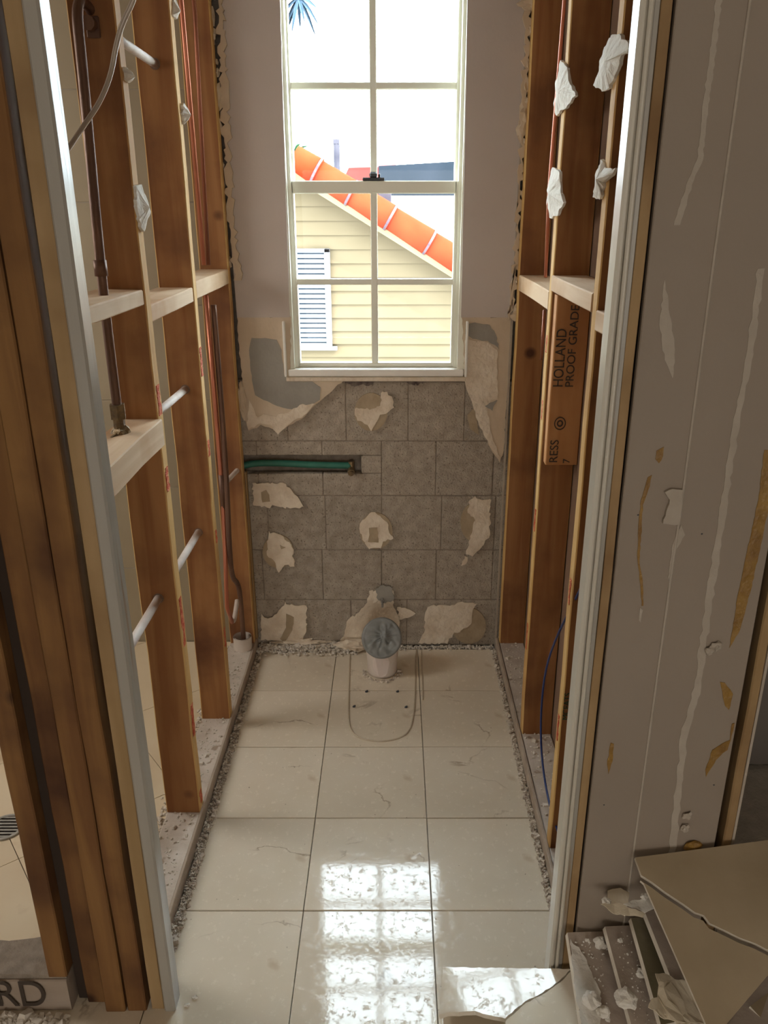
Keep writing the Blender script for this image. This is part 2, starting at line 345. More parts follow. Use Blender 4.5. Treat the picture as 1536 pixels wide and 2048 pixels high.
# stamp lettering on the short board and on the studs (reads upwards)
def text(name, s, size, loc, rot, m, parent, ext=.0003, sx=1):
    c = bpy.data.curves.new(name, 'FONT'); c.body = s; c.size = size; c.extrude = ext; c.align_x = 'LEFT'
    c.materials.append(m); o = bpy.data.objects.new(name, c); C.collection.objects.link(o); o.parent = parent
    o.location = Vector(loc)-origin(parent); o.rotation_euler = rot; o.scale = (sx, 1, 1); return o
YS = 1.9965
def zof(v): return P(1120, v, 'y', YS).z
rotU = (math.pi/2, -math.pi/2, 0)          # faces -Y, baseline runs up
for s, u0, v0, v1, h in (('HOLLAND', 1122, 775, 660, .026), ('PROOF GRADE', 1143, 775, 612, .0215)):
    o = text('stamp_lettering', s, h*1.38, (P(u0+3, v0, 'y', YS).x, YS, zof(v0)), rotU, INK, scrap)
    bpy.context.view_layer.update(); o.scale[0] = (zof(v1)-zof(v0))/max(o.dimensions.x, .01)
o = text('stamp_lettering', 'RESS', .031, (P(1114, 928, 'y', YS).x, YS, zof(926)), rotU, INK, scrap)
o = text('stamp_lettering', '7', .026, (P(1139, 928, 'y', YS).x, YS, zof(927)), rotU, INK, scrap)
def ring(c, r0, r1, y, n=24):
    bm = bmesh.new(); a = [bm.verts.new((c[0]+math.cos(t*6.2832/n)*r0, y, c[1]+math.sin(t*6.2832/n)*r0*1.15)) for t in range(n)]
    b = [bm.verts.new((c[0]+math.cos(t*6.2832/n)*r1, y, c[1]+math.sin(t*6.2832/n)*r1*1.15)) for t in range(n)]
    for i in range(n): bm.faces.new((a[i], a[(i+1) % n], b[(i+1) % n], b[i]))
    return bm
cc = P(1120, 847, 'y', YS)
obj('stamp_emblem', join(ring((cc.x, cc.z), .0125, .015, YS), ring((cc.x, cc.z), .0045, .008, YS)), INK, scrap)
o = text('stamp_lettering', 'MCEATS', .02, (P(1136, 1440, 'y', 1.573).x, 1.5725, P(1130, 1440, 'y', 1.573).z), rotU, GREENINK, wr)
# red adhesive streaks on the narrow edges
for i, (u0, v0, u1, v1, xw, w_) in enumerate([(317, 770, 323, 830, XL, 4), (335, 935, 339, 982, XL, 4), (361, 1195, 367, 1290, XL, 4), (383, 1410, 388, 1470, XL, 4), (396, 1580, 400, 1603, XL, 3),
        (405, 695, 407, 752, XL, 3), (422, 880, 423, 912, XL, 3), (437, 1060, 439, 1085, XL, 3), (453, 1255, 455, 1292, XL, 3),
        (1090, 670, 1086, 705, RX0, 3), (1081, 800, 1080, 838, RX0, 3), (1065, 1018, 1062, 1062, RX0, 3), (1130, 1158, 1128, 1208, RX0, 4), (1048, 1247, 1045, 1298, RX0, 3), (1107, 1430, 1105, 1480, RX0, 4)]):
    off = .0012 if xw < 0 else -.0012
    pts = [(u0-w_, v0), (u0+w_, v0+3), (u1+w_, v1-4), (u1-w_, v1)]
    p0 = P(u0, v0, 'x', xw); yk = min((1.722, 2.1385, 2.604) if xw < 0 else (1.594, 2.059, 2.604), key=lambda y: abs(y-p0.y))
    z1, z0 = P(u0, v0, 'y', yk).z, P(u1, v1, 'y', yk).z; rq = random.Random(i); n = 9; wy = (.010, .007)[xw > 0]
    lft = [(xw+off, yk-wy*rq.uniform(.4, 1.3), z0+(z1-z0)*k/n) for k in range(n+1)]; rgt = [(xw+off, yk+wy*rq.uniform(.4, 1.3), z0+(z1-z0)*k/n) for k in range(n, -1, -1)]
    obj('adhesive_streak', prism(lft+rgt, (-off*1.4, 0, 0)), REDGLUE, wl if xw < 0 else wr)
# plaster and paper scraps still nailed to the studs
def scrap_patch(pts, xw, parent, thick=.006, seed=1, bulge=.012, m=CHALK):
    q = [P(u, v, 'x', xw) for u, v in jag(pts, 6, 1.5, seed)]
    s = -1 if xw > 0 else 1
    bm = bmesh.new(); vs = [bm.verts.new(p) for p in q]; f = bm.faces.new(vs); c = sum(q, Vector())/len(q)
    r = bmesh.ops.extrude_face_region(bm, geom=[f]); nv = [e for e in r['geom'] if isinstance(e, bmesh.types.BMVert)]
    for v in nv: v.co += Vector((s*thick, 0, 0))
    fs = [e for e in r['geom'] if isinstance(e, bmesh.types.BMFace)]
    pk = bmesh.ops.poke(bm, faces=fs, offset=0)
    for v in pk['verts']: v.co += Vector((s*bulge, 0, 0))
    bmesh.ops.subdivide_edges(bm, edges=bm.edges[:], cuts=1)
    for v in bm.verts: v.co += noise.noise_vector(v.co*40+Vector((seed, 0, 0)))*.004
    return obj('plaster_scrap', bm, m, parent)
for i, (pts, xw, par) in enumerate([
    ([(266, 375), (276, 369), (290, 405), (297, 425), (290, 440), (283, 462), (272, 440), (265, 400)], XL, wl),
    ([(245, 133), (250, 137), (256, 150), (256, 168), (248, 160)], XL, wl),
    ([(346, -5), (350, 10), (350, 40), (343, 30)], XL, wl), ([(361, 205), (370, 215), (374, 235), (364, 250), (360, 225)], XL, wl),
    ([(1126, 120), (1140, 135), (1142, 158), (1154, 190), (1140, 215), (1118, 232), (1111, 205), (1116, 165)], RX0, wr),
    ([(1111, 333), (1126, 345), (1125, 370), (1132, 405), (1118, 430), (1107, 438), (1098, 415), (1099, 370)], RX0, wr),
    ([(1224, 75), (1245, 69), (1262, 85), (1267, 97), (1250, 112), (1240, 140), (1225, 178), (1212, 182), (1194, 170), (1200, 145), (1214, 95)], RX0, wr),
    ([(1208, 318), (1213, 335), (1238, 338), (1230, 350), (1212, 365), (1207, 400), (1192, 395), (1198, 350)], RX0, wr)]):
    scrap_patch(pts, xw, par, seed=i+3)
# ---------------------------------------------------------------- back wall of concrete block
WX0, WX1, WZ0, WZ1 = -.348, .232, 1.022, 2.32     # window opening
wb = empty('wall_back', (0, YB, 0), kind='structure', label='concrete block wall with torn drywall and adhesive patches')
bm = bmesh.new()
for a in ((-2.4, WX0, 2.685, 2.84, 0, 2.6), (WX1, 2.2, 2.685, 2.84, 0, 2.6), (WX0, WX1, 2.685, 2.84, 0, WZ0-.015), (WX0, WX1, 2.685, 2.84, WZ1, 2.6)): box(*a, bm=bm)
obj('block_core', bm, MORTAR, wb)
zr = [0, .191, .391, .598, .796, 1.0]
slot = (P(478, 930, 'y', YB).x-.06, P(722, 930, 'y', YB).x, P(600, 947, 'y', YB).z, P(600, 911, 'y', YB).z)
bm = bmesh.new()
x0, x1 = XL-.1, .50
for a in ((x0, x1, 2.6425, 2.684, 0, slot[2]-.006), (x0, x1, 2.6425, 2.684, slot[3]+.006, 1.0), (slot[1]+.006, x1, 2.6435, 2.684, slot[2]-.006, slot[3]+.006)): box(*a, bm=bm)
obj('mortar', bm, MORTAR, wb)
rows = [[-.56, -.40, -.157, .05, .25, .45], [-.56, -.475, -.257, -.043, .155, .36, .48], [-.56, -.445, -.24, -.041, .17, .36, .48], [-.56, -.47, -.245, -.041, .147, .345, .48], [-.56, -.36, -.16, .05, .24, .45]]
def block(a, b, c, d):
    if b-a < .012 or d-c < .012: return
    j = .0014; bm = box(a+j, b-j, YB+R.uniform(-.001, .0012), 2.67, c+j, d-j, .0018)
    obj('concrete_block', bm, BLOCK, wb)
for i, xs in enumerate(rows):
    for a, b in zip(xs, xs[1:]):
        c, d = zr[i], zr[i+1]
        if c < slot[2] < d and a < slot[1]:
            block(a, b, c, slot[2]); block(a, b, slot[3], d)
            if b > slot[1]: block(slot[1], b, slot[2]+.0, slot[3])
        else: block(a, b, c, d)
# finished drywall round the window
def sheet(name, pts, y, t, m, amp=1.2, step=9, seed=1, label=None):
    return flake(name, pts, 'y', y, t, m, wb, amp, step, seed, label)
sheet('painted_drywall', [(434, -130), (556, -130), (579, 635), (474, 635), (462, 480)], 2.627, .014, PAINTED, .5, 30, 1)
sheet('painted_drywall', [(938, -130), (1062, -130), (1040, 300), (1027, 635), (922, 635)], 2.627, .014, PAINTED, .5, 30, 2)
sheet('unpainted_drywall', [(474, 634), (581, 634), (580, 742), (590, 755), (690, 757), (662, 785), (632, 808), (603, 838), (585, 848), (556, 866), (545, 858), (522, 850), (497, 862), (489, 832), (482, 735), (476, 680)], 2.628, .012, RAWWALL, 2, 8, 3)
sheet('unpainted_drywall', [(923, 634), (1026, 634), (1018, 740), (1008, 900), (1000, 926), (985, 905), (965, 860), (955, 820), (938, 790), (930, 760), (927, 700)], 2.628, .012, RAWWALL, 2, 8, 4)
sheet('grey_skim', [(503, 676), (530, 676), (553, 680), (563, 700), (568, 750), (580, 762), (625, 763), (641, 775), (640, 800), (600, 822), (575, 818), (545, 808), (510, 790), (504, 760), (498, 700)], 2.6265, .002, GREYSKIM, 1, 9, 5)
sheet('grey_skim', [(933, 650), (950, 645), (980, 650), (992, 670), (999, 700), (990, 690), (975, 682), (945, 678), (931, 668)], 2.6258, .003, GREYSKIM, 1.5, 6, 6)
sheet('plaster_patch', [(930, 680), (975, 684), (994, 700), (996, 800), (982, 800), (975, 812), (980, 860), (1000, 915), (985, 900), (958, 850), (945, 810), (934, 780), (929, 755)], 2.6262, .003, PLASTER, 1.6, 7, 7)
sheet('grey_skim', [(970, 812), (995, 800), (985, 822), (976, 816)], 2.6256, .002, GREYSKIM, 1.5, 5, 8)
sheet('adhesive_disc', [(935, 830), (950, 815), (955, 850), (958, 870), (940, 858)], 2.637, .004, GLUE, 1, 6, 9)
sheet('plaster_patch', [(498, 800), (515, 835), (527, 828), (545, 832), (575, 826), (600, 810), (630, 808), (604, 836), (585, 842), (556, 870), (540, 850), (520, 847), (497, 860), (494, 845)], 2.6258, .003, PLASTER, 1.8, 6, 10)
def disc(cx, cy, rx, ry, n=26): return [(cx+rx*math.cos(k*6.2832/n), cy+ry*math.sin(k*6.2832/n)) for k in range(n)]
def patch(i, shape, d=None, hole=None, y=2.632):
    if d: sheet('adhesive_disc', disc(*d), 2.634, .007, GLUE, .6, 30, i)
    if hole: sheet('glue_spot', hole, y-.0015, .002, GLUE, 1, 6, i+60)
    return sheet('plaster_patch', shape, y, .004, PLASTER, 2.4, 5, i)
patch(20, [(712, 815), (745, 818), (760, 812), (765, 783), (775, 784), (786, 800), (788, 815), (775, 825), (760, 830), (752, 845), (742, 862), (736, 850), (715, 842), (710, 830)], (742, 824, 33, 38))
patch(21, [(505, 966), (540, 968), (565, 966), (580, 975), (590, 990), (608, 1014), (580, 1017), (545, 1010), (540, 1016), (520, 1012), (506, 1010)], None, [(522, 985), (532, 980), (538, 990), (540, 1003), (525, 1005)])
patch(22, [(537, 1063), (560, 1070), (578, 1085), (587, 1100), (583, 1112), (590, 1122), (588, 1133), (570, 1130), (557, 1146), (548, 1120), (533, 1110), (535, 1090)], (556, 1103, 31, 33), [(560, 1090), (571, 1095), (562, 1099)])
patch(23, [(742, 1024), (760, 1032), (775, 1045), (778, 1065), (786, 1078), (766, 1083), (762, 1097), (738, 1098), (725, 1080), (719, 1060), (724, 1040)], (752, 1062, 33, 36), [(738, 1056), (755, 1055), (757, 1085), (736, 1084), (739, 1070)])
patch(24, [(950, 992), (965, 1000), (980, 997), (980, 1050), (978, 1075), (962, 1095), (945, 1113), (932, 1108), (944, 1065), (950, 1040), (935, 1025), (940, 1000)], (948, 1045, 27, 38))
patch(25, [(930, 1112), (935, 1115), (932, 1128), (923, 1132)])
patch(26, [(521, 1225), (535, 1238), (548, 1230), (563, 1215), (570, 1203), (580, 1210), (612, 1212), (614, 1235), (610, 1270), (605, 1285), (590, 1285), (560, 1282), (522, 1280)], (578, 1255, 36, 34), [(572, 1228), (588, 1235), (585, 1260), (570, 1285), (560, 1278), (572, 1255)])
patch(27, [(738, 1182), (785, 1180), (788, 1215), (798, 1240), (800, 1288), (735, 1306), (675, 1296), (690, 1262), (696, 1240), (720, 1222), (735, 1205)])
patch(28, [(795, 1215), (815, 1218), (832, 1226), (815, 1236), (798, 1240)])
patch(29, [(855, 1215), (868, 1210), (900, 1212), (925, 1204), (955, 1207), (945, 1225), (940, 1250), (905, 1270), (895, 1288), (838, 1286), (850, 1260), (848, 1240)], (938, 1252, 34, 36))
sheet('grey_skim', [(752, 1178), (768, 1170), (784, 1176), (788, 1200), (770, 1207), (756, 1200)], 2.626, .005, GREYSKIM, 2, 5, 31)
sheet('mould_stain', [(688, 757), (740, 755), (760, 760), (742, 770), (715, 772), (690, 766)], 2.6385, .002, mat('mould', (.07, .05, .05), (.22, .18, .15), 60, .9, .3), 3, 4, 32)
sheet('mould_stain', [(812, 757), (850, 756), (845, 768), (820, 770)], 2.6385, .002, bpy.data.materials['mould'], 3, 4, 33)
# torn lumps of plaster along both corners
for side, line in (('l', [(425, -20), (432, 120), (432, 250), (442, 340), (450, 430), (456, 500), (462, 545)]), ('r', [(1062, -20), (1058, 150), (1046, 260), (1048, 380), (1042, 470), (1036, 560), (1032, 620)])):
    k = 0
    for (a, b) in zip(line, line[1:]):
        n = max(2, int(math.dist(a, b)/26))
        for i in range(n):
            t = i/n; u = a[0]+(b[0]-a[0])*t+R.uniform(-7, 4)*(1 if side == 'l' else -1); v = a[1]+(b[1]-a[1])*t+R.uniform(-8, 8); c = P(u, v, 'y', 2.622)
            s = R.choice((.35, .5, .7, 1.0, 1.5))
            if R.random() < .25: continue
            obj('plaster_lump', lump(c, (.011*s, .012, .022*s), k*7+len(side)+i, 2, .5), RAWWALL, wb); k += 1
for (u, v, rx, rz, i) in ((398, 30, .03, .035, 1), (1062, 400, .026, .052, 2), (1070, 8, .04, .02, 3), (484, 800, .012, .06, 4), (430, 330, .02, .04, 5), (1045, 625, .04, .028, 6)):
    obj('plaster_lump', lump(P(u, v, 'y', 2.62), (rx, .010, rz), i+40, 3, .4), RAWWALL, wb)
sheet('torn_edge', [(432, -40), (440, 120), (448, 300), (460, 480), (468, 560), (482, 560), (474, 480), (460, 300), (450, 120), (446, -40)], 2.616, .010, RAWWALL, 5.5, 9, 41)
sheet('torn_edge', [(1062, -40), (1056, 160), (1046, 330), (1038, 480), (1030, 600), (1018, 640), (1022, 600), (1030, 480), (1038, 330), (1046, 160), (1052, -40)], 2.616, .010, RAWWALL, 5.5, 9, 42)
# thin corner strips
obj('corner_bead', box(P(1058, 0, 'y', 2.62).x-.004, P(1058, 0, 'y', 2.62).x+.002, 2.618, 2.628, .0, 2.5), JOINT, wb)
obj('corner_bead', box(XL+.002, XL+.007, 2.618, 2.638, .04, P(495, 945, 'y', 2.62).z), SHIM, wb)

# ---------------------------------------------------------------- window
wn = empty('window_1', ((WX0+WX1)/2, 2.65, WZ0), kind='structure', label='white vinyl double hung window with muntin bars')
ZM0, ZM1 = 1.582, 1.618
bm = bmesh.new(); F0 = 2.622
for a in ((WX0, WX0+.022, F0+.012, 2.76, WZ0+.02, WZ1), (WX1-.022, WX1, F0+.012, 2.76, WZ0+.02, WZ1), (WX0, WX1, F0+.012, 2.76, WZ1-.03, WZ1), (WX0+.022, WX0+.032, 2.66, 2.75, WZ0, WZ1), (WX1-.032, WX1-.022, 2.66, 2.75, WZ0, WZ1)): box(*a, bm=bm)
obj('window_frame', bm, WHITEFRAME, wn)
obj('window_sill', box(WX0+.002, WX1-.002, F0-.003, 2.77, WZ0-.001, WZ0+.022, .003), SILLWHITE, wn)
obj('drywall_return', join(box(WX0-.010, WX0-.002, F0-.006, 2.66, WZ0-.002, 1.20, .002), box(WX1+.002, WX1+.010, F0-.006, 2.66, WZ0-.002, 1.20, .002)), SILLWHITE, wn)
obj('window_apron', box(WX0-.006, WX1+.006, 2.624, 2.642, WZ0-.018, WZ0-.003, .002), PLASTER, wn)
GX0, GX1 = -.316, .196; MX = -.0615
def sash(z0, z1, y, mz, bot, top):
    s = obj('window_sash', join(join(box(GX0-.008, GX0+.006, y, y+.03, z0, z1, .002), box(GX1-.006, GX1+.008, y, y+.03, z0, z1, .002)), join(box(GX0, GX1, y, y+.03, z0, z0+bot, .002), box(GX0, GX1, y, y+.03, z1-top, z1, .002))), WHITEFRAME, wn)
    obj('muntin', box(MX-.0105, MX+.0105, y+.004, y+.026, z0+bot*.7, z1-top*.7, .002), WHITEFRAME, s)
    obj('muntin', box(GX0, GX1, y+.005, y+.025, mz-.0095, mz+.0095, .002), WHITEFRAME, s)
    for a, b in ((GX0+.006, MX-.0105), (MX+.0105, GX1-.006)):
        for c, d in ((z0+bot, mz-.0095), (mz+.0095, z1-top)):
            q = bmesh.new(); q.faces.new([q.verts.new(p) for p in ((a, y+.015, c), (b, y+.015, c), (b, y+.015, d), (a, y+.015, d))]); obj('pane', q, GLASS, s)
sash(WZ0+.022, ZM1, 2.665, 1.318, .014, ZM1-ZM0)
sash(ZM0+.004, WZ1-.03, 2.705, 1.885, .034, .03)
lt = box(MX-.034, MX+.034, 2.666, 2.694, ZM1, ZM1+.010, .002); join(lt, box(MX-.013, MX+.011, 2.664, 2.69, ZM1+.008, ZM1+.026, .005)); tube([(MX+.018, 2.672, ZM1+.002), (MX+.018, 2.670, ZM1+.020)], .0035, 8, lt)
obj('window_latch', lt, DARK, wn, label='dark metal sash latch')

# ---------------------------------------------------------------- door opening and front wall
wf = empty('wall_front', (0, 1.17, 0), kind='structure', label='drywall and door framing of the wall the doorway is in')
dr = empty('door_1', (-.07, 1.17, 0), kind='structure', label='stripped doorway frame without a door')
def jamb(x0, x1, m, lab=None):
    b = stud(x0, x1, 1.17, 1.21, 0, 2.3, m, dr, 'door_jamb', lab, .0035, .0006); return b
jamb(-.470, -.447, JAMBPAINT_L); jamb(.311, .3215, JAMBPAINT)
stud(-.496, -.471, 1.176, 1.215, 0, 2.3, SHIM, dr, 'shim_board', None, .001, .002)
stud(.322, .329, 1.1665, 1.21, 0, 2.3, JAMBPAINT, dr, 'jamb_bead', None, .0025, .0004)
stud(.3295, .337, 1.172, 1.21, 0, 2.3, JAMBPAINT_L, dr, 'door_jamb', None, .001, .0004)
stud(.338, .353, 1.174, 1.215, 0, 2.3, SHIM, dr, 'shim_board', None, .001, .0018)
obj('door_head', box(-.47, .337, 1.17, 1.21, 2.3, 2.33), JAMBPAINT, dr)
stud(-.546, -.507, 1.17, 1.259, 0, 2.56, DOORWOOD, wf, 'stud'); stud(-.588, -.5475, 1.168, 1.257, 0, 2.56, DOORWOOD, wf, 'stud')
stud(-.634, -.596, 1.19, 1.28, 0, 2.56, DOORWOOD, wf, 'stud'); stud(-.694, -.656, 1.17, 1.259, .095, 2.56, DOORWOOD, wf, 'stud')
obj('gap_shade_panel', box(-.655, -.635, 1.20, 1.25, 0, 2.56), GAPSHADE, wf)  # dark sheet added for the shade between the studs
obj('gap_shade_panel', box(-.508, -.494, 1.235, 1.25, 0, 2.56), GAPSHADE, wf)  # another added sheet, painted as the shade in the slit beside the shim
obj('header', box(-.47, .36, 1.17, 1.26, 2.335, 2.6), STUD, wf)
FW0, FW1 = .3565, .597
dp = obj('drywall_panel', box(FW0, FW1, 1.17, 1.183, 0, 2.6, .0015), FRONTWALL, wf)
obj('gap_shade_panel', box(.342, .64, 1.222, 1.235, 0, 2.6), GAPSHADE, wf)  # added sheet whose dark colour is the shade behind the drywall
stud(.611, .628, 1.172, 1.26, 0, 2.56, SHIM, wf, 'stud'); obj('drywall_panel', box(.6285, .633, 1.172, 1.262, 0, 2.6), JOINT, wf)
def front(name, pts, t, m, amp=1.2, step=10, seed=1): return flake(name, pts, 'y', 1.17-t, t, m, wf, amp, step, seed)
def strip(line, w0):
    l = [(u-w0, v) for u, v in line]; r = [(u+w0, v) for u, v in line[::-1]]; return l+r
bead = [(1500, 0), (1430, 500), (1367, 976), (1342, 1150), (1300, 1455), (1255, 1790)]
tb = [P(u, v, 'y', 1.17) for u, v in bead]; obj('corner_bead', tube([p for p in tb]+[Vector((tb[-1].x, 1.17, .2))], .0026, 6), JOINT, wf)
front('joint_compound', strip([(1522, 537), (1500, 710), (1474, 837), (1459, 931), (1417, 1212), (1395, 1375), (1369, 1469), (1354, 1619), (1342, 1720)], 7), .0008, JOINT, 2.5, 12, 2)
front('joint_compound', strip([(1440, -20), (1425, 110), (1410, 220), (1400, 320), (1378, 370), (1354, 450)], 6), .0008, JOINT, 2, 10, 3)
front('joint_compound', [(1330, 560), (1340, 630), (1350, 700), (1345, 757), (1330, 720), (1318, 650)], .0008, JOINT, 2, 10, 4)
front('joint_compound', [(1362, 1050), (1370, 1070), (1352, 1100), (1340, 1160), (1336, 1155), (1345, 1090)], .0012, JOINT, 1, 8, 5)
front('joint_compound', [(1280, 1215), (1286, 1220), (1281, 1245), (1278, 1240)], .001, JOINT, .6, 8, 6)
front('torn_paper', [(1330, 985), (1345, 978), (1366, 980), (1364, 1010), (1358, 1050), (1326, 1048), (1340, 1000)], .006, JOINT, 1.5, 8, 7)
for i, (u, v) in enumerate(((1420, 1300), (1434, 1292), (1374, 1632), (1370, 1657))):
    obj('torn_paper', lump(P(u, v, 'y', 1.166), (.008, .004, .008), i, 2, .5), JOINT, wf)
for i, pts in enumerate([[(1313, 902), (1328, 894), (1326, 912), (1318, 927), (1311, 918)], [(1296, 955), (1304, 950), (1300, 972), (1286, 1010), (1282, 1080), (1279, 1120), (1286, 1170), (1287, 1212), (1283, 1212), (1281, 1170), (1275, 1120), (1276, 1070), (1282, 1000)],
    [(1222, 1486), (1228, 1488), (1225, 1522), (1217, 1548), (1214, 1530)], [(1440, 1364), (1450, 1366), (1466, 1388), (1458, 1420), (1450, 1412), (1446, 1395)],
    [(1464, 1448), (1469, 1446), (1462, 1480), (1455, 1500), (1432, 1520), (1412, 1554), (1411, 1540), (1425, 1500), (1444, 1488), (1460, 1480)],
    [(1529, 900), (1537, 900), (1540, 1000), (1522, 1090), (1502, 1180), (1480, 1260), (1459, 1296), (1474, 1200), (1495, 1100), (1517, 1000)]]):
    front('adhesive_streak', pts, .001, OCHRE, 1, 8, 30+i)
obj('adhesive_knob', lump(P(1386, 1692, 'y', 1.166), (.016, .006, .012), 5, 2, .4), OCHRE, wf)
for i, (u, v) in enumerate(((1208, 1610), (1276, 1030), (1404, 1068), (1428, 1570))):
    obj('nail_hole', lump(P(u, v, 'y', 1.1695), (.0016, .001, .0014), i, 1, .3), DARK, wf)
# room beyond on the right
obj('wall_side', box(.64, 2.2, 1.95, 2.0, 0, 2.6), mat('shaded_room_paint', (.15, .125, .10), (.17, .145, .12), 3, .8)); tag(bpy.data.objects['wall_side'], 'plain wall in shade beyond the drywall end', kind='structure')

# ---------------------------------------------------------------- shell out of frame
sh = [('ceiling', (-2.4, 2.2, -5.0, 2.84, 2.6, 2.7)), ('wall_outer_left', (-2.5, -2.4, -5.0, 2.84, 0, 2.6)), ('wall_outer_right', (2.2, 2.3, -5.0, 2.84, 0, 2.6)), ('wall_behind', (-2.5, 2.3, -5.1, -5.0, 0, 2.6))]
for n, b in sh: tag(obj(n, box(*b), ROOM), kind='structure')

# ---------------------------------------------------------------- shower room on the left
ws = empty('wall_shower', (-1.5, 2.65, 0), kind='structure', label='beige tiled shower wall seen between the studs')
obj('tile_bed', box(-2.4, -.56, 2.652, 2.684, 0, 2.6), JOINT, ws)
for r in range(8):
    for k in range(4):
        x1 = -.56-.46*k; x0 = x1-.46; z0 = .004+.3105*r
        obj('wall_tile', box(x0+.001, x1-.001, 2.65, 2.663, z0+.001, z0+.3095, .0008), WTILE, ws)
sf = empty('floor_shower', (-1.5, 2, 0), kind='structure', label='pale diagonal tiled shower floor')
SFX0, SFX1, SFY0, SFY1 = -2.39, -.607, 1.275, 2.645
def clip(poly, ax, lim, keep_less):
    out = []
    for i in range(len(poly)):
        a, b = poly[i], poly[(i+1) % len(poly)]; ia = (a[ax] < lim) == keep_less; ib = (b[ax] < lim) == keep_less
        if ia: out.append(a)
        if ia != ib:
            t = (lim-a[ax])/(b[ax]-a[ax]); out.append((a[0]+(b[0]-a[0])*t, a[1]+(b[1]-a[1])*t))
    return out
S = .42; c45 = math.cos(math.radians(38)); s45 = math.sin(math.radians(38))
for i in range(-8, 9):
    for j in range(-8, 9):
        q = [(i*S+.001, j*S+.001), ((i+1)*S-.001, j*S+.001), ((i+1)*S-.001, (j+1)*S-.001), (i*S+.001, (j+1)*S-.001)]
        q = [(-1.2+x*c45-y*s45, 1.9+x*s45+y*c45) for x, y in q]
        for ax, lim, kl in ((0, SFX1, True), (0, SFX0, False), (1, SFY1, True), (1, SFY0, False)):
            q = clip(q, ax, lim, kl)
            if len(q) < 3: break
        if len(q) >= 3:
            ar = abs(sum(q[k][0]*q[(k+1) % len(q)][1]-q[(k+1) % len(q)][0]*q[k][1] for k in range(len(q))))/2
            if ar > .002: obj('floor_tile', prism([(x, y, .012) for x, y in q], (0, 0, -.02)), SFLOOR, sf)
dc = P(12, 1655, 'z', .014)
dr_ = empty('floor_drain', (dc.x, dc.y, .012), 'round chrome floor drain with slots in shower floor', 'drain')
bm = bmesh.new(); n = 28
for r0, r1, z in ((.040, .047, .0175),):
    for k in range(n):
        a, b = k*6.2832/n, (k+1)*6.2832/n
        bm.faces.new([bm.verts.new((dc.x+r*math.cos(t), dc.y+r*math.sin(t), z)) for r, t in ((r0, a), (r1, a), (r1, b), (r0, b))])
        bm.faces.new([bm.verts.new((dc.x+.047*math.cos(t), dc.y+.047*math.sin(t), zz)) for zz, t in ((.0175, a), (.012, a), (.012, b), (.0175, b))])
obj('rim', bm, STEEL, dr_)
bm = bmesh.new()
for k in range(-3, 4):
    h = math.sqrt(.041**2-(k*.0115)**2); box(dc.x-h, dc.x+h, dc.y+k*.0115-.0028, dc.y+k*.0115+.0028, .0145, .017, bm=bm)
obj('grate', bm, STEEL, dr_)
bm = bmesh.new(); bm.faces.new([bm.verts.new((dc.x+.041*math.cos(k*6.2832/n), dc.y+.041*math.sin(k*6.2832/n), .0132)) for k in range(n)]); obj('drain_hole', bm, GAPSHADE, dr_)
cb = empty('shower_curb', (-1.3, 1.17, 0), 'torn shower curb with mortar top and a lettered bottom board', 'curb')
brd = stud(-2.35, -.66, 1.172, 1.26, 0, .085, mat('weathered_board', (.30, .235, .18), (.38, .31, .25), 6, .9, .3, (.2, 1, 1)), cb, 'board')
mt = [( -2.35, 1.20), (-.66, 1.20)]; top = [(-.66-.05*k, 1.262+R.uniform(-.014, .012)) for k in range(35)]
obj('mortar_bed', prism([(x, y, .085) for x, y in [(-2.35, 1.176), (-.66, 1.176)]+top], (0, 0, .012)), MORTAR, cb)
o = text('board_lettering', 'RD', .10, (P(-8, 2008, 'y', 1.168).x, 1.168, .018), (math.pi/2, 0, 0), INK, brd, .0004, .8)
# ---------------------------------------------------------------- pipes and cables
XP = XL-.045
def pipe(name, pts, r, m, label, cat='pipe', smooth=2, seg=12):
    bm = tube(pts, r, seg, smooth=smooth); return thing(name, bm, m, label, cat, smooth=True)
def UX(u, v, x=XP): return P(u, v, 'x', x)
o = pipe('water_pipe', [UX(202, 62), (XP, 1.70, 1.885), (XP, 1.655, 1.888), (XP, 1.628, 1.86), (XP, 1.625, 1.78), UX(205, 580), UX(237, 835)], .0095, OLDPIPE, 'dark old water pipe bent over at top and running down to a brass valve', smooth=3)
v0 = UX(238, 842)
vb = tube([v0+Vector((0, 0, .035)), v0+Vector((0, 0, .005))], [.016, .016], 6, cap=True); tube([v0+Vector((0, 0, .006)), v0+Vector((0, 0, -.02))], .012, 10, vb); lump(v0+Vector((0, 0, -.025)), (.02, .02, .017), 2, 2, .2, vb); tube([v0+Vector((0, -.0, -.028)), v0+Vector((-.01, -.05, -.035))], .009, 10, vb)
thing('pipe_valve', vb, BRASS, 'tarnished brass valve at the foot of the dark pipe, above the lower block', 'valve', smooth=False)
thing('pipe_sleeve', tube([UX(199, 520), UX(203, 552)], .0125, 10), OLDPIPE, 'dark coupling sleeve on the old pipe above the blocking', 'coupling', smooth=True)
br = box(XP-.010, XP+.016, 1.697, 1.7005, UX(200, 60).z-.022, UX(200, 60).z+.014, .002); tube([(XP, 1.70, UX(200, 60).z), (XP, 1.68, UX(200, 60).z)], .013, 10, br)
thing('pipe_bracket', br, OLDPIPE, 'small metal bracket holding the top pipe bend on the stud', 'bracket')
ph = '%s pale horizontal pipe running through the studs'
pipe('conduit_pipe', [(XP, 1.742, 1.862), (XP, 2.119, 1.855)], .0095, PALEPIPE, 'uppermost pale horizontal pipe between the studs', smooth=0)
pipe('conduit_pipe', [(XP, 1.742, 1.088), (XP, 2.119, 1.086)], .0095, PALEPIPE, 'middle pale horizontal pipe between the studs, level with lower block', smooth=0)
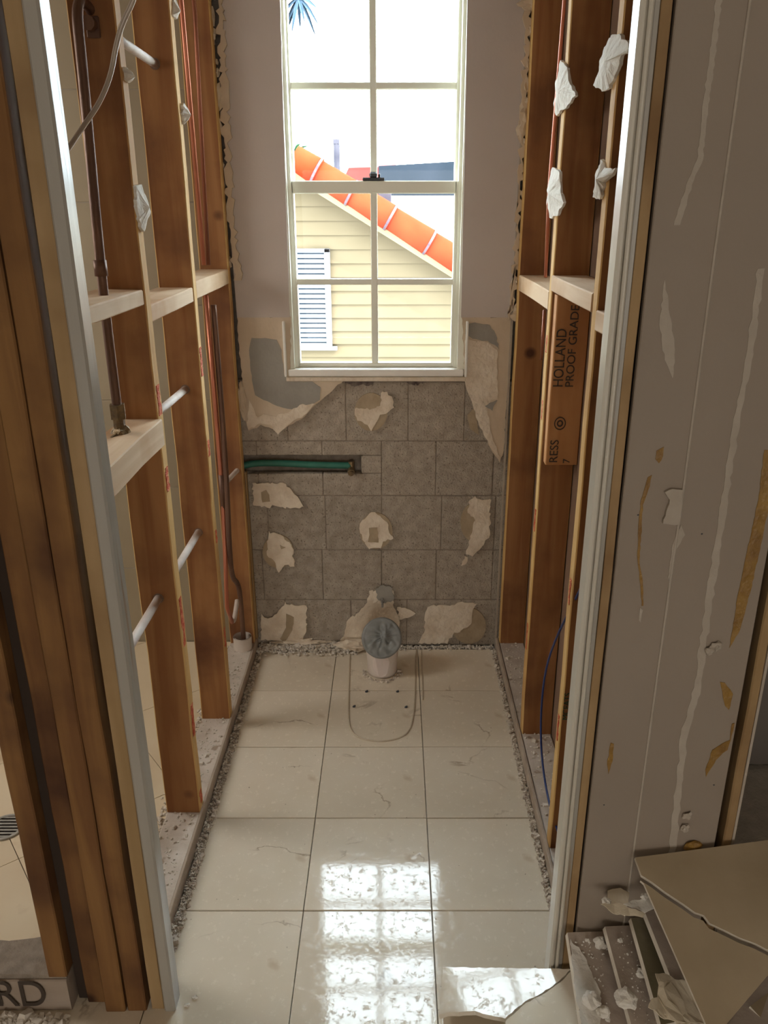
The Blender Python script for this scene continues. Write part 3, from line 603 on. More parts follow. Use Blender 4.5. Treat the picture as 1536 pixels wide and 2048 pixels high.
pipe('conduit_pipe', [(XP, 1.27, .672), (XP, 1.702, .674)], .010, PALEPIPE, 'lowest pale horizontal pipe, in front of the first free stud', smooth=0)
pipe('conduit_pipe', [(XP, 1.742, .672), (XP, 2.119, .673)], .010, PALEPIPE, 'lowest pale horizontal pipe, behind the first free stud', smooth=0)
for y, z in ((1.7012, .674), (2.1185, .673), (2.1185, 1.086), (2.1185, 1.855)):
    obj('pipe_hole', tube([(XP, y+.0, z), (XP, y+.0022, z)], .0128, 14), BROWNBACK, wl)
pipe('copper_riser', [(-.556, 2.40, 2.5), UX(365, 30, -.556), UX(408, 530, -.556)], .0065, COPPERB, 'bright copper pipe standing next to second stud', smooth=0)
pipe('copper_riser', [(-.545, 2.5, 2.5), UX(390, 30, -.545), UX(417, 530, -.545)], .006, COPPER, 'thinner dark copper pipe behind the bright one', smooth=0)
pipe('copper_riser', [UX(412, 590, -.552), UX(430, 800, -.552), UX(446, 1000, -.552), UX(450, 1100, -.552), UX(454, 1215, -.552), (-.552, 2.425, .215)], .007, COPPERB, 'copper pipe under the blocking ending in a hooked stub', smooth=0)
pipe('pipe_stub', [(-.552, 2.425, .219), (-.552, 2.45, .206), (-.552, 2.475, .212), (-.552, 2.53, .245)], .008, PALEPIPE, 'pale short hooked pipe stub low in the cavity', smooth=1)
pipe('drain_line', [UX(427, 610, -.535), UX(452, 930, -.535), UX(459, 1110, -.535), (-.545, 2.45, .37), (-.545, 2.52, .32), (-.545, 2.553, .27), (-.545, 2.556, .06)], .0085, OLDPIPE, 'dark pipe bending inward low in the corner cavity and entering a white collar', smooth=2)
cl = Vector((-.548, 2.55, .04)); bm = tube([cl, cl+Vector((0, 0, .05))], .033, 20, cap=False); tube([cl+Vector((0, 0, .05)), cl+Vector((0, 0, .0))], .028, 20, bm, cap=False)
thing('pipe_collar', bm, PVC, 'white plastic collar around the pipe foot in the back corner', 'collar', smooth=True)
tee = UX(446, 985, -.55); bm = tube([tee+Vector((0, 0, .06)), tee+Vector((0, 0, -.06))], .011, 10); thing('pipe_tee', bm, OLDPIPE, 'dark pipe tee where green pipe branches off', 'fitting', smooth=True)
gy = 2.652
gp = [P(452, 965, 'y', 2.50), P(470, 945, 'y', 2.56), P(484, 932, 'y', 2.645), P(510, 926, 'y', gy), P(560, 926, 'y', gy), P(630, 930, 'y', gy), P(702, 931, 'y', gy)]
pipe('green_pipe', gp[2:], .0115, GREEN, 'green wrapped pipe lying in the slot of the block wall')
pipe('pipe_stub', gp[:3], [.008, .008, .0095], PALEPIPE, 'pale pipe end joining green pipe to the tee', smooth=1)
e = P(703, 935, 'y', gy); bm = tube([e+Vector((0, .0, .022)), e+Vector((0, 0, -.004))], .011, 12); tube([e+Vector((0, .004, -.004)), e+Vector((0, -.028, -.010))], .0135, 6, bm); tube([e+Vector((0, -.028, -.010)), e+Vector((0, -.036, -.012))], .009, 12, bm)
thing('pipe_fitting', bm, BRASS, 'brass fitting at the end of the green pipe', 'fitting')
pipe('plastic_tubing', [P(282, -60, 'y', 1.5), P(268, 0, 'y', 1.5), P(245, 45, 'y', 1.5), P(232, 90, 'y', 1.5), P(222, 150, 'y', 1.5), P(200, 205, 'y', 1.48), P(165, 255, 'y', 1.45), P(130, 308, 'y', 1.4)], .0042, CLEARC, 'thin clear tubing looping down in front of the upper studs', 'tubing')
pipe('blue_cable', [P(1172, 1155, 'x', .40), P(1150, 1200, 'x', .40), P(1112, 1275, 'x', .40), P(1090, 1340, 'x', .40), P(1081, 1430, 'x', .40), P(1083, 1520, 'x', .40), P(1098, 1610, 'x', .40), P(1125, 1690, 'x', .405)], .0028, BLUE, 'blue cable hanging loose against the right studs', 'cable')
pipe('copper_riser', [(.386, 2.105, 2.5), P(1129, 0, 'x', .386), P(1098, 380, 'x', .386), P(1091, 555, 'x', .386)], .0042, COPPERB, 'thin red copper line on the right wall above the blocking', smooth=0)
pipe('copper_riser', [P(1089, 620, 'x', .388), P(1083, 720, 'x', .388)], .0042, COPPER, 'short thin copper line on the right wall below the blocking', smooth=0)

# ---------------------------------------------------------------- toilet waste pipe
tz = empty('waste_pipe', (-.04, 2.46, 0), 'white waste elbow rising from the floor, end sealed with grey tape', 'pipe')
ax0 = Vector((-.04, 2.462, 0)); nrm = Vector((0, -.86, .51)).normalized(); cen = Vector((-.041, 2.432, .150))
bm = tube([ax0, ax0+Vector((0, 0, .04)), ax0+Vector((0, .006, .075)), cen-nrm*.055, cen-nrm*.012], [.052, .053, .057, .060, .063], 32, smooth=1)
obj('elbow', bm, PVC, tz, smooth=True)
q = bmesh.new(); pts = [Vector((-.043+.030*math.cos(t*6.2832/24), 0, .055+.047*math.sin(t*6.2832/24))) for t in range(24)]
q = bmesh.new(); rr_ = .0527
q.faces.new([q.verts.new((p.x, 2.460-math.sqrt(max(.0545**2-(p.x+.04)**2, 0)), p.z)) for p in pts]); obj('worn_patch', q, PVCDISC, tz, label='pale oval patch on the front of the pipe')
# taped end: a crumpled disc facing the viewer, tilted a little upwards
bm = bmesh.new(); nr, na = 18, 72; e1 = Vector((1, 0, 0)); e2 = nrm.cross(e1)*-1
vs = []
for i in range(nr+1):
    row = []
    for k in range(na):
        a = k*6.2832/na; r = .070*(i/nr)
        knot = Vector((r*math.cos(a)-.012, r*math.sin(a)+.006)); d = knot.length
        th = math.atan2(knot.y, knot.x); wn_ = noise.noise(Vector((math.cos(th)*1.9, math.sin(th)*1.9, d*22)))*3.2; fold = .010*(abs(math.sin(2.5*th+wn_+d*25))**.6-.6)*min(1, d/.015)*max(0, 1-i/nr)**.6
        h = .010*math.exp(-(d/.012)**2)+fold+.007*noise.noise(Vector((r*math.cos(a)*38, r*math.sin(a)*38, 3)))
        if i == nr: h = -.010
        elif i >= nr-2: h = h*.3+.001
        p = cen+e1*r*math.cos(a)+e2*r*math.sin(a)*1.02+nrm*h
        row.append(bm.verts.new(p))
    vs.append(row)
for i in range(nr):
    for k in range(na): 
        bm.faces.new((vs[i][k], vs[i+1][k], vs[i+1][(k+1) % na], vs[i][(k+1) % na]))
bmesh.ops.remove_doubles(bm, verts=vs[0], dist=.001)
back = [v for v in vs[nr]]; nb = [bm.verts.new(v.co-nrm*.02) for v in back]
for k in range(na): bm.faces.new((back[k], nb[k], nb[(k+1) % na], back[(k+1) % na]))
obj('tape_cap', bm, DUCT, tz, smooth=True, label='crumpled grey tape over the pipe mouth')
sc = P(765, 1205, 'y', 2.615); bm = tube([sc+Vector((0, .01, .012)), sc+Vector((0, -.012, .0)), sc+Vector((0, -.014, -.012))], .004, 8); lump(sc+Vector((0, -.004, .006)), (.007, .006, .008), 3, 2, .2, bm)
thing('wall_anchor', bm, STEEL, 'small metal anchor in the wall above the taped pipe', 'anchor')
# caulk outline where the toilet stood
pts = []
for u, v in ((700, 1308), (697, 1400), (697, 1445), (705, 1466), (722, 1478), (760, 1484), (797, 1478), (818, 1464), (826, 1440), (830, 1400), (832, 1300)): pts.append(P(u, v, 'z', .0012))
bm = tube(pts, .0026, 6, smooth=2); thing('caulk_line', bm, mat('caulk', (.50, .42, .31), (.56, .48, .37), 40, .6), 'thin U-shaped caulk outline of the removed toilet on floor tiles', 'caulk')
bm = tube([P(843, 1300, 'z', .001), P(846, 1400, 'z', .001)], .002, 6); 
thing('caulk_line', bm, bpy.data.materials['caulk'], 'short straight caulk ridge beside the toilet outline', 'caulk')
for lab, u, v in (('back left', 733, 1383), ('back right', 795, 1383), ('front left', 708, 1413), ('front right', 812, 1414)):
    c = P(u, v, 'z', .001); bm = tube([c+Vector((0, 0, -.001)), c+Vector((0, 0, .003))], [.0055, .003], 8); lump(c+Vector((.003, 0, .003)), (.003, .003, .003), u, 1, .3, bm)
    thing('anchor_stub', bm, DARK, 'dark %s anchor stub inside the toilet outline' % lab, 'anchor', 'toilet floor anchors')

# ---------------------------------------------------------------- rubble
def chips(name, n, pos, size, m, label, group=None, seed=3):
    rr = random.Random(seed); vs = []; fs = []
    base = [Vector(p) for p in ((-1, -1, -1), (1, -1, -1), (1, 1, -1), (-1, 1, -1), (-.8, -.8, 1), (.8, -.8, .7), (.8, .8, 1), (-.8, .8, .8))]
    ff = [(0, 3, 2, 1), (4, 5, 6, 7), (0, 1, 5, 4), (1, 2, 6, 5), (2, 3, 7, 6), (3, 0, 4, 7)]
    for _ in range(n):
        p = pos(rr); s = rr.uniform(*size)*(2.0 if rr.random() < .05 else 1); a = rr.uniform(0, 6.28); b = rr.uniform(-.6, .6); k = len(vs)
        sx, sy, sz = s*rr.uniform(.6, 1.4), s*rr.uniform(.5, 1.2), s*rr.uniform(.3, .9)
        for q in base:
            x, y, z = q.x*sx*rr.uniform(.7, 1.2), q.y*sy*rr.uniform(.7, 1.2), q.z*sz
            x, z = x*math.cos(b)-z*math.sin(b), x*math.sin(b)+z*math.cos(b)
            vs.append((p[0]+x*math.cos(a)-y*math.sin(a), p[1]+x*math.sin(a)+y*math.cos(a), p[2]+z+sz*.6))
        fs += [tuple(i+k for i in f) for f in ff]
    me = bpy.data.meshes.new(name); me.from_pydata(vs, [], fs); me.materials.append(m)
    o = bpy.data.objects.new(name, me); C.collection.objects.link(o); return tag(o, label, 'debris', group, 'stuff')
GCH = mat('chip_mix', (.70, .63, .54), (.40, .33, .26), 90, .9, .3, lo=.45, hi=.62)
chips('gravel', 3800, lambda r: (XL+.009+r.uniform(0, 1)*.020, r.uniform(1.22, 2.6), r.uniform(-.006, .006)), (.0012, .0036), GCH, 'crumbled mortar chips along the left edge of floor')
chips('gravel', 3400, lambda r: (XR-.004-r.uniform(0, 1)*.014, r.uniform(1.22, 2.6), r.uniform(-.006, .006)), (.0012, .0036), GCH, 'crumbled mortar chips along the right edge of floor', None, 4)
chips('gravel', 1500, lambda r: (r.uniform(XL+.01, -.13), 2.635-abs(r.gauss(0, .028)), r.uniform(0, .012)), (.0015, .005), CHIP, 'pale mortar crumbs along foot of block wall, left of waste pipe', None, 5)
chips('gravel', 350, lambda r: (r.uniform(.02, XR-.01), 2.63-abs(r.gauss(0, .012)), r.uniform(0, .004)), (.001, .004), CHIP, 'pale mortar crumbs along foot of block wall, right of waste pipe', None, 6)
def rpipe(r):
    a = r.uniform(3.0, 6.4); d = .058+r.uniform(0, .012); return (-.04+d*math.cos(a), 2.455+d*math.sin(a), 0)
chips('gravel', 160, rpipe, (.001, .004), GCH, 'ring of small crumbs around the waste pipe foot', None, 7)
chips('dust_crumbs', 130, lambda r: (r.uniform(XL+.03, XR-.03), r.uniform(1.2, 2.6), 0), (.0006, .0014), GCH, 'scattered specks lying on floor tiles', None, 8)
chips('gravel', 500, lambda r: (r.uniform(SX0+.005, SX1-.01), r.uniform(1.25, 2.6), .04), (.0008, .0035), CHIP, 'white crumbs on the left bottom plate', None, 9)
chips('gravel', 420, lambda r: (r.uniform(RX0+.005, RX1-.005), r.uniform(1.25, 2.6), .04), (.0008, .0035), CHIP, 'white crumbs on the right bottom plate', None, 10)
chips('gravel', 900, lambda r: (SX0-.004-abs(r.gauss(0, .012)), r.uniform(1.28, 2.6), .012), (.001, .005), GCH, 'rubble along the shower side of left bottom plate', None, 11)
chips('gravel', 900, lambda r: (r.uniform(-1.2, -.66), 1.16-abs(r.gauss(0, .04)), 0), (.002, .008), CHIP, 'rubble in front of shower curb', None, 12)
# lip strips beside the bottom plates
LIP = mat('plate_lip', (.38, .30, .23), (.46, .38, .30), 12, .85, .2)
tag(obj('trim_1', box(XL-.001, XL+.006, 1.215, 2.63, .0, .043, .001), LIP), kind='structure')
tag(obj('trim_2', box(XR-.002, XR+.006, 1.215, 2.63, .0, .043, .001), LIP), kind='structure')

# ---------------------------------------------------------------- pile of broken tiles at the right
def slab(name, pts, q, nrm, t, m, label, cat='tile', group=None, amp=.0, edge=None, seed=1):
    n = Vector(nrm).normalized()
    w_ = [PP(u, v, q, n) for u, v in (jag(pts, 8, amp, seed) if amp else pts)]
    bm = prism(w_, -n*t); me_o = thing(name, bm, m, label, cat, group)
    if edge:
        me_o.data.materials.append(edge)
        for p in me_o.data.polygons:
            if abs(p.normal.dot(n)) < .5: p.material_index = 1
    return me_o
def tiltn(sy, sx): return Vector((-sx, -sy, 1)).normalized()     # dz/dy = sy, dz/dx = sx
qa = P(1270, 1715, 'y', 1.150); qc = P(1536, 1680, 'y', 1.162); qb = P(1425, 2078, 'z', .295)
nb_ = (qc-qa).cross(qb-qa).normalized(); nb_ = -nb_ if nb_.z < 0 else nb_
crack = [(1283, 1752), (1305, 1766), (1330, 1785), (1345, 1795), (1368, 1810), (1390, 1826), (1408, 1832), (1420, 1848), (1452, 1863), (1480, 1877), (1510, 1888), (1545, 1906), (1600, 1925)]
slab('broken_tile', [(1270, 1715)]+[(u, v-1.5) for u, v in crack]+[(1680, 1940), (1680, 1661)], qa, nb_, .011, OLDTILE, 'large tan tile on top of the pile, back piece behind the crack', edge=TILECORE)
slab('broken_tile', [(1600, 1930)]+[(u-2, v+9) for u, v in crack[::-1][1:]]+[(1288, 1767), (1426, 2080), (1538, 1948), (1580, 1915)], qa+Vector((0, 0, -.001)), nb_, .009, OLDTILE, 'large tan tile on top of the pile, front piece before the crack', edge=TILECORE)
n1 = tiltn(.22, -.3)
defs = [
 ([(1135, 1865), (1226, 1862), (1300, 2110), (1172, 2110)], .222, TILEBACK, 'lowest dusty tile of the stepped pile, next to door jamb'),
 ([(1210, 1853), (1276, 1850), (1352, 2070), (1268, 2070)], .243, TILEBACK, 'second dusty tile of the stepped pile, sprinkled with crumbs'),
 ([(1262, 1836), (1300, 1832), (1370, 2040), (1322, 2050)], .266, mat('greenish_tile', (.16, .14, .075), (.24, .21, .14), 14, .4, .2), 'narrow dark greenish tile in the stepped pile'),
 ([(1289, 1822), (1345, 1816), (1450, 2040), (1383, 2060)], .290, TILEBACK, 'fourth tile of the stepped pile, tucked under the cracked slab')]
pile = []
for i, (pts, z, m, lab) in enumerate(defs):
    q = P(pts[0][0], pts[0][1], 'y', 1.150); pile.append((q, n1))
    slab('stacked_tile', pts, q, n1, .011, m, lab, group='tiles stepped up in the pile', edge=TILECORE)
# hidden tiles that carry the pile
for k in range(8):
    z = .002+k*.0205
    o = thing('stacked_tile', box(.345+.006*k, .62+.01*k, .83, 1.13-.003*k, z, z+.0195, .001), TILEBACK, 'dusty tile low in the pile under the stepped tiles', 'tile', 'tiles at the base of the pile')
for k in range(3):
    thing('stacked_tile', box(.50+.01*k, .76, .80, 1.13, .168+k*.021, .188+k*.021, .001), TILEBACK, 'dusty tile low in the pile under the cracked slab', 'tile', 'tiles under the cracked slab')
# flat stack in front of the doorway, with the broken polished piece on top
ZT = .131; qf = P(1142, 1937, 'y', 1.158); ZT = qf.z; nf = tiltn(-.015, .163)
slab('broken_tile', [(886, 1934), (1142, 1938), (1118, 1962), (1085, 1985), (1050, 2003), (1010, 2037), (985, 2032), (950, 2022), (893, 2025), (878, 2030)], qf, nf, .011, TILE, 'glossy white broken tile piece with a jagged front edge', amp=1.0, edge=TILECORE, seed=4)
slab('broken_tile', [(1150, 1940), (1166, 2070), (1000, 2080), (1012, 2041), (1052, 2006), (1087, 1988), (1120, 1965), (1143, 1941)], qf+Vector((0, 0, -.001)), tiltn(0, .12), .011, TILE, 'tan broken tile piece lying beside the glossy white one', amp=.8, edge=TILECORE, seed=5)
for k in range(9):
    z = .001+k*.0131
    if z+.0125 < .068: thing('stacked_tile', box(.095+R.uniform(0, .008), .335, .82, 1.150-R.uniform(0, .006), z, z+.0125, .001), TILE, 'pale tile in the flat stack under the white broken piece', 'tile', 'flat stack of tiles')
slab('broken_tile', [(1500, 2012), (1575, 1958), (1640, 2090), (1560, 2078)], P(1500, 2012, 'z', .235), tiltn(.15, -.2), .011, OLDTILE, 'yellowish tile corner under the lower right end of the cracked slab', edge=TILECORE)
for k in range(3): thing('stacked_tile', box(.785, .95, .82, 1.05, .001+k*.07, .069+k*.07, .002), TILEBACK, 'dusty tile bundle under the yellowish corner piece', 'tile', 'support under the corner piece')
# wall debris on the pile
def crumple(pts, q, n, amp, m, label, name, cat, t=.0015, seed=1, lift=.012):
    w_ = [PP(u, v, q, n) for u, v in jag(pts, 7, 2, seed)]; bm = bmesh.new(); vv = [bm.verts.new(p) for p in w_]
    for t_ in tess(w_): bm.faces.new([vv[i] for i in t_])
    for _ in range(2): bmesh.ops.subdivide_edges(bm, edges=bm.edges[:], cuts=1)
    for v in bm.verts: v.co += n*(abs(noise.noise(v.co*22+Vector((seed, 0, 0))))*amp+lift)
    r = bmesh.ops.extrude_face_region(bm, geom=bm.faces[:])
    for e in r['geom']:
        if isinstance(e, bmesh.types.BMVert): e.co += n*t
    return thing(name, bm, m, label, cat)
TORN = mat('torn_paper', (.62, .54, .40), (.70, .62, .48), 15, .8, .2)
q4, _ = pile[3]; q2 = pile[1][0]; q1 = pile[0][0]
crumple([(1308, 1950), (1330, 1952), (1345, 1962), (1382, 1968), (1412, 1990), (1438, 2025), (1436, 2052), (1350, 2052), (1290, 2022), (1296, 2005), (1312, 1998), (1312, 1975)], q4, n1, .02, TORN, 'torn sheet of yellowish drywall paper lying on the stepped tiles', 'torn_paper', 'paper', seed=3, lift=.004)
crumple([(1245, 1812), (1262, 1803), (1300, 1797), (1312, 1818), (1290, 1826), (1272, 1818)], P(1270, 1812, 'y', 1.12), tiltn(.3, 0), .01, CHALK, 'white drywall scrap behind the stepped tiles', 'drywall_scrap', 'drywall', seed=5, lift=0)
crumple([(1200, 1812), (1238, 1806), (1262, 1818), (1290, 1830), (1284, 1838), (1262, 1832), (1225, 1828)], P(1240, 1820, 'y', 1.11), tiltn(.3, 0), .012, TORN, 'greyish drywall scrap leaning at the wall foot', 'drywall_scrap', 'drywall', seed=6, lift=0)
crumple([(1214, 1780), (1240, 1774), (1258, 1784), (1256, 1806), (1228, 1812), (1213, 1800)], P(1236, 1795, 'y', 1.155), tiltn(2.0, 0), .008, OLDTILE, 'tan chip leaning on the drywall', 'drywall_scrap', 'drywall', seed=7, lift=0)
crumple([(1330, 1848), (1338, 1862), (1350, 1890), (1368, 1925), (1374, 1945), (1360, 1940), (1345, 1905), (1332, 1880)], q4, n1, .012, CHALK, 'ragged white strip along the underside of cracked slab', 'drywall_scrap', 'drywall', seed=8, lift=.006)
crumple([(1140, 1880), (1165, 1910), (1200, 1985), (1200, 2060), (1166, 2060), (1150, 2000)], q1, n1, .006, CHALK, 'white dusty drywall strip on the lowest stepped tile', 'drywall_scrap', 'drywall', seed=9, lift=.001)
def on(u, v, q, n, r): return PP(u, v, q, n)+Vector((0, 0, r*.7))
for i, (u, v, rx, q, lab) in enumerate([(1250, 2008, .020, q2, 'largest white gypsum lump, on the stepped tiles at bottom'), (1200, 1893, .012, q1, 'pale lump on the lowest stepped tile near its top'), (1282, 1952, .009, q2, 'small white lump on second stepped tile'),
    (1180, 2010, .016, q1, 'grey-white lump at the lower end of the lowest stepped tile'), (1205, 2030, .012, q1, 'small lump beside the grey-white lump'), (1212, 1808, .008, P(1212, 1806, 'y', 1.13), 'little chip at the wall foot'), (1288, 1797, .007, P(1288, 1797, 'y', 1.13), 'little chip behind the white drywall scrap'), (1240, 1884, .005, q2, 'tiny white crumb on second stepped tile')]):
    c = on(u, v, q, n1, rx); thing('gypsum_lump', lump(c, (rx, rx*.9, rx*.8), i+11, 3, .3, fr=1.6), CHALK, lab, 'debris', 'gypsum lumps on the pile')
def onpile(r):
    q = pile[r.choice((0, 0, 1, 1, 3))]; u = r.uniform(1150, 1300); v = r.uniform(1880, 2048); p = PP(u, v, q[0], n1); return (p.x, p.y, p.z)
def onp1(r): u = r.uniform(1148, 1215); v = r.uniform(1880, 2048); p = PP(u, v, q1, n1); return (p.x, p.y, p.z+.001)
def onp2(r): u = r.uniform(1225, 1290); v = r.uniform(1862, 2048); p = PP(u+(v-1862)*.2, v, q2, n1); return (p.x, p.y, p.z+.0005)
chips('gravel', 110, onp1, (.0005, .0018), CHALK, 'white grit on lowest stepped tile', None, 14)
chips('gravel', 90, onp2, (.0004, .0014), CHALK, 'white grit on second stepped tile', None, 15)
for i, (u, v, lab) in enumerate(((392, 1722, 'small pale chip on the left tile edge'), (382, 1995, 'pale chip on the nearest left floor tile'), (366, 2010, 'larger pale chip beside the jamb foot'))):
    c = P(u, v, 'z', .002); 
    if i: c = P(u+8, v, 'z', .003)
    thing('plaster_chip', lump(c, (.006, .004, .0035), i, 2, .5), CHALK, lab, 'debris', 'chips on the floor tiles')
obj('plaster_ledge', lump(P(705, 1290, 'z', .02), (.06, .03, .018), 8, 3, .5), PLASTER, wb)
obj('plaster_ledge', lump(P(600, 1283, 'z', .02), (.09, .012, .010), 9, 3, .6), PLASTER, wb)

# ---------------------------------------------------------------- outside
GY = 6.5
hs = empty('neighbour_house', (-.3, GY, -3), 'cream neighbour house gable with lap siding and orange rake tiles', 'house')
def G(u, v): return P(u, v, 'y', GY)
b0, b1 = G(639, 388), G(903, 553); sl_ = (b1.z-b0.z)/(b1.x-b0.x)     # underside of the barge board
ridge_x = G(572, 340).x
def under(x): return b0.z+sl_*(x-b0.x) if x > ridge_x else b0.z+sl_*(2*ridge_x-x-b0.x)
obj('gable_wall', prism([(-3.6, GY+.03, -3), (2.6, GY+.03, -3), (2.6, GY+.03, under(2.6)+.1), (ridge_x, GY+.03, under(ridge_x)+.1), (-3.6, GY+.03, under(-3.6)+.1)], (0, .3, 0)), SIDING, hs)
step = (G(700, 441.6).z-G(700, 714).z)/10; z = G(700, 714).z-step*9
while z < under(ridge_x):
    # clipped lap board: bottom edge proud, top edge tucked in
    def xr(zz): return b0.x+(zz-b0.z)/sl_
    r0 = min(2.4, xr(z)+.06); l0 = max(-3.2, 2*ridge_x-xr(z)-.06); r1 = min(2.4, xr(z+step)+.06); l1 = max(-3.2, 2*ridge_x-xr(z+step)-.06)
    if r1 > l1:
        bm = bmesh.new(); v = [bm.verts.new(p) for p in ((l0, GY, z), (r0, GY, z), (r0, GY+.03, z), (l0, GY+.03, z), (l1, GY+.018, z+step+.004), (r1, GY+.018, z+step+.004), (r1, GY+.03, z+step+.004), (l1, GY+.03, z+step+.004))]
        for f in ((0, 1, 5, 4), (3, 7, 6, 2), (0, 3, 2, 1), (4, 5, 6, 7), (0, 4, 7, 3), (1, 2, 6, 5)): bm.faces.new([v[i] for i in f])
        obj('siding_board', bm, SIDING, hs)
    z += step
def rake(x0, x1, dz0, dz1, y0, y1): return prism([(x0, y0, under(x0)+dz0), (x1, y0, under(x1)+dz0), (x1, y0, under(x1)+dz1), (x0, y0, under(x0)+dz1)], (0, y1-y0, 0))
hb = G(700, 560).z; t_b = G(758, 438).z-under(G(758, 438).x)
obj('barge_board', rake(ridge_x, 2.6, 0, t_b*.97, GY-.16, GY-.12), BARGE, hs); obj('barge_board', rake(-3.6, ridge_x, 0, t_b*.97, GY-.16, GY-.12), BARGE, hs)
obj('soffit', rake(ridge_x, 2.6, .02, .05, GY-.12, GY+.03), BARGE, hs); obj('soffit', rake(-3.6, ridge_x, .02, .05, GY-.12, GY+.03), BARGE, hs)
rx = [590, 629, 697, 775, 855, 935, 1020, 1110, 1200]
for a, b in zip(rx, rx[1:]):
    xa = P(a, 400, 'y', GY-.15).x; xb = P(b, 400, 'y', GY-.15).x+.03; pa = Vector((xa, GY-.13, under(xa)+t_b+.06)); pb = Vector((xb, GY-.13, under(xb)+t_b+.06))
    bm = tube([pa, pb], [.088, .10], 16); t_ = obj('rake_tile', bm, CLAY, hs, smooth=True)
    obj('mortar_joint', tube([pb-(pb-pa).normalized()*.022, pb-(pb-pa).normalized()*.004], [.1015, .1035], 16), CLAYJ, t_)
for k in range(6):
    xb = ridge_x-.33*k; xa = xb-.36; pa = Vector((xa, GY-.13, under(xa)+t_b+.06)); pb = Vector((xb, GY-.13, under(xb)+t_b+.06)); obj('rake_tile', tube([pa, pb], [.10, .088], 16), CLAY, hs, smooth=True)
obj('roof', prism([(ridge_x, GY-.1, under(ridge_x)+t_b+.02), (2.6, GY-.1, under(2.6)+t_b+.02), (2.6, GY-.1, under(2.6)+t_b-.02), (ridge_x, GY-.1, under(ridge_x)+t_b-.02)], (0, 2.6, 0)), CLAY, hs)
obj('roof', prism([(ridge_x, GY-.1, under(ridge_x)+t_b+.02), (-3.6, GY-.1, under(-3.6)+t_b+.02), (-3.6, GY-.1, under(-3.6)+t_b-.02), (ridge_x, GY-.1, under(ridge_x)+t_b-.02)], (0, 2.6, 0)), CLAY, hs)
va, vb_ = G(560, 497), G(665, 692)
vt = empty('louver_vent', (va.x, GY, va.z), 'white slatted louver vent on cream siding', 'vent')
obj('frame', join(join(box(vb_.x-.045, vb_.x, GY-.03, GY-.001, vb_.z, va.z, .003), box(va.x, vb_.x, GY-.03, GY-.001, va.z-.03, va.z, .003)), join(box(va.x-.045, va.x, GY-.03, GY-.001, vb_.z, va.z), box(va.x-.05, vb_.x+.04, GY-.04, GY-.001, vb_.z-.03, vb_.z, .003))), VENTW, vt)
obj('vent_back', box(va.x, vb_.x-.02, GY-.009, GY-.002, vb_.z, va.z-.01), mat('vent_shade', (.03, .04, .055), (.04, .05, .065), 4, .9, spec=.1), vt)
ns = 19; dz = (va.z-.03-vb_.z)/ns
for k in range(ns):
    z = vb_.z+k*dz; bm = prism([(va.x, GY-.030, z+.002), (va.x, GY-.026, z+.000), (va.x, GY-.010, z+dz*.66), (va.x, GY-.014, z+dz*.70)], (vb_.x-.045-va.x, 0, 0)); obj('slat', bm, VENTW, vt)
# far things
def Fp(u, v, y): return P(u, v, 'y', y)
a, b = Fp(690, 333, 13), Fp(752, 365, 13)
thing('red_roof', prism([(a.x, 13, b.z-1), (b.x+.3, 13, b.z-1), (b.x+.3, 13, a.z), (a.x+.05, 13, a.z-.02), (a.x, 13, a.z-.12)], (0, 2, .2)), REDROOF, 'red tiled roof seen far off left of the dark flat roof', 'roof')
a, b, c = Fp(757, 332, 12), Fp(925, 362, 12), Fp(925, 322, 12)
thing('dark_roof', prism([(a.x, 12, b.z-.7), (b.x, 12, b.z-.7), (c.x, 12, c.z), (a.x, 12, a.z)], (0, 1.5, .05)), DARKROOF, 'dark slate-blue flat roof edge seen far off through upper sash', 'roof')
a, b = Fp(768, 388, 10.5), Fp(1000, 388, 10.5)
thing('pale_roof', prism([(a.x-.2, 9.3, 0.2), (3.5, 9.3, .2), (3.5, 11.9, a.z+.0), (a.x-.2, 11.9, a.z+.0)], (0, 0, -.15)), FARWALL, 'sunlit pale flat roof beyond the orange rake tiles', 'roof')
a, b = Fp(668, 279, 11), Fp(678, 350, 11)
pm = tube([(a.x+.03, 11, -3), (a.x+.03, 11, a.z)], .04, 8); box(a.x-.01, b.x+.01, 10.96, 11.04, a.z-.05, a.z, bm=pm)
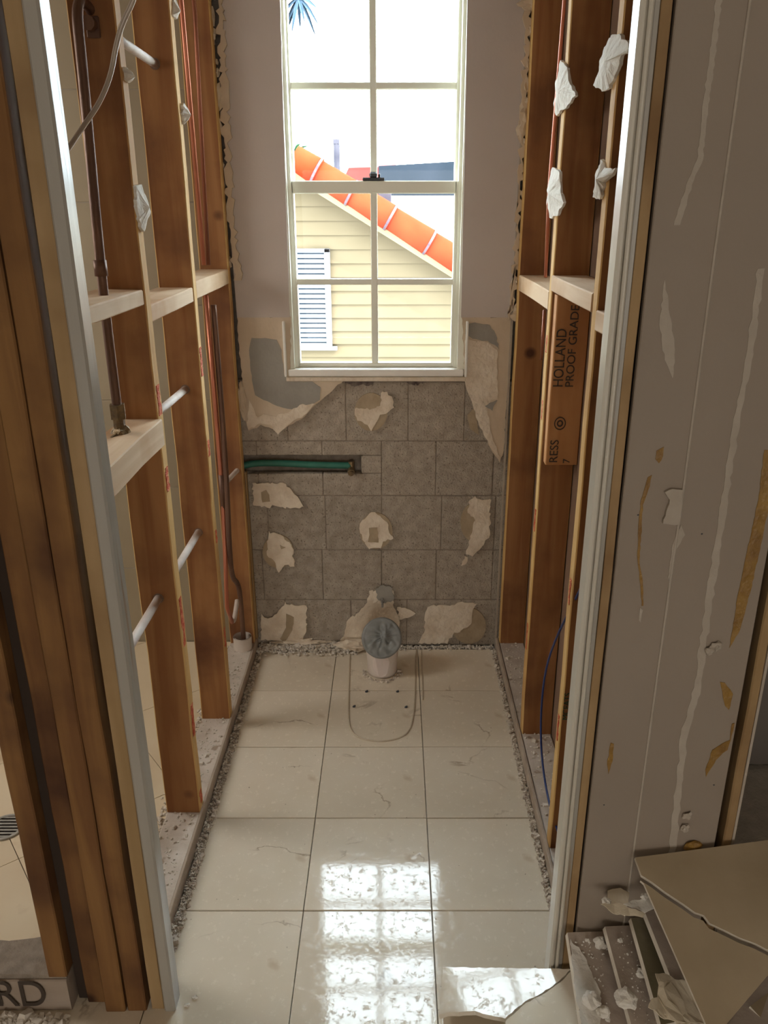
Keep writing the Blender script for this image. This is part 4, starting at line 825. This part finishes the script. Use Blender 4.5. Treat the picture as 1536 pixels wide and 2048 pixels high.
thing('utility_post', pm, GREYPOST, 'thin grey post sticking up behind orange rake tiles', 'post')
a = Fp(766, 395, 9.2); thing('roof_pipe', box(a.x-.05, a.x+.09, 9.15, 9.3, a.z-.3, a.z+.05, .01), GREYPOST, 'short blue-grey roof box behind the rake tiles', 'vent')
def fronds(c, n, L, seed, dirs):
    rr = random.Random(seed); bm = bmesh.new()
    for k in range(n):
        a = dirs[0]+(dirs[1]-dirs[0])*(k+.5)/n+rr.uniform(-.1, .1); Ln = L*rr.uniform(.75, 1.1); y = rr.uniform(-.25, .25)
        prev = None
        for s in range(6):
            t = s/5; p = Vector(c)+Vector((math.cos(a)*Ln*t, y*t, math.sin(a)*Ln*t-.35*Ln*t*t)); w_ = .07*L*math.sin(math.pi*min(.98, t*.9+.08)); nn = Vector((-math.sin(a), 0, math.cos(a)))
            cur = [bm.verts.new(p+nn*w_), bm.verts.new(p+Vector((0, .03, .02))), bm.verts.new(p-nn*w_)]
            if prev: bm.faces.new((prev[0], prev[1], cur[1], cur[0])); bm.faces.new((prev[1], prev[2], cur[2], cur[1]))
            prev = cur
    return bm
c = Fp(588, 306, 14); pt = empty('palm_tree', (c.x, 14, -3), 'green palm crown just above the orange rake tiles', 'tree')
obj('crown', fronds(c, 12, .26, 3, (-.3, 3.4)), PALM, pt); obj('trunk', tube([(c.x, 14, -3), (c.x, 14, c.z)], [.12, .07], 10), GREYPOST, pt)
c = Fp(597, -6, 11); pt = empty('palm_tree', (c.x, 11, -3), 'bluish palm frond tips at the top of the window', 'tree')
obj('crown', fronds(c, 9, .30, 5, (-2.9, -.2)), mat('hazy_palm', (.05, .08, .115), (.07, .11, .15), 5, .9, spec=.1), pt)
obj('trunk', tube([(c.x-.9, 11, -3), (c.x-.5, 11, .5), (c.x-.35, 11, c.z+.1), (c.x, 11, c.z+.02)], [.12, .09, .07, .03], 10), GREYPOST, pt)
tag(obj('ground', box(-30, 30, 2.9, 60, -3.1, -3.0), GROUND), 'pale ground below the window', kind='structure')
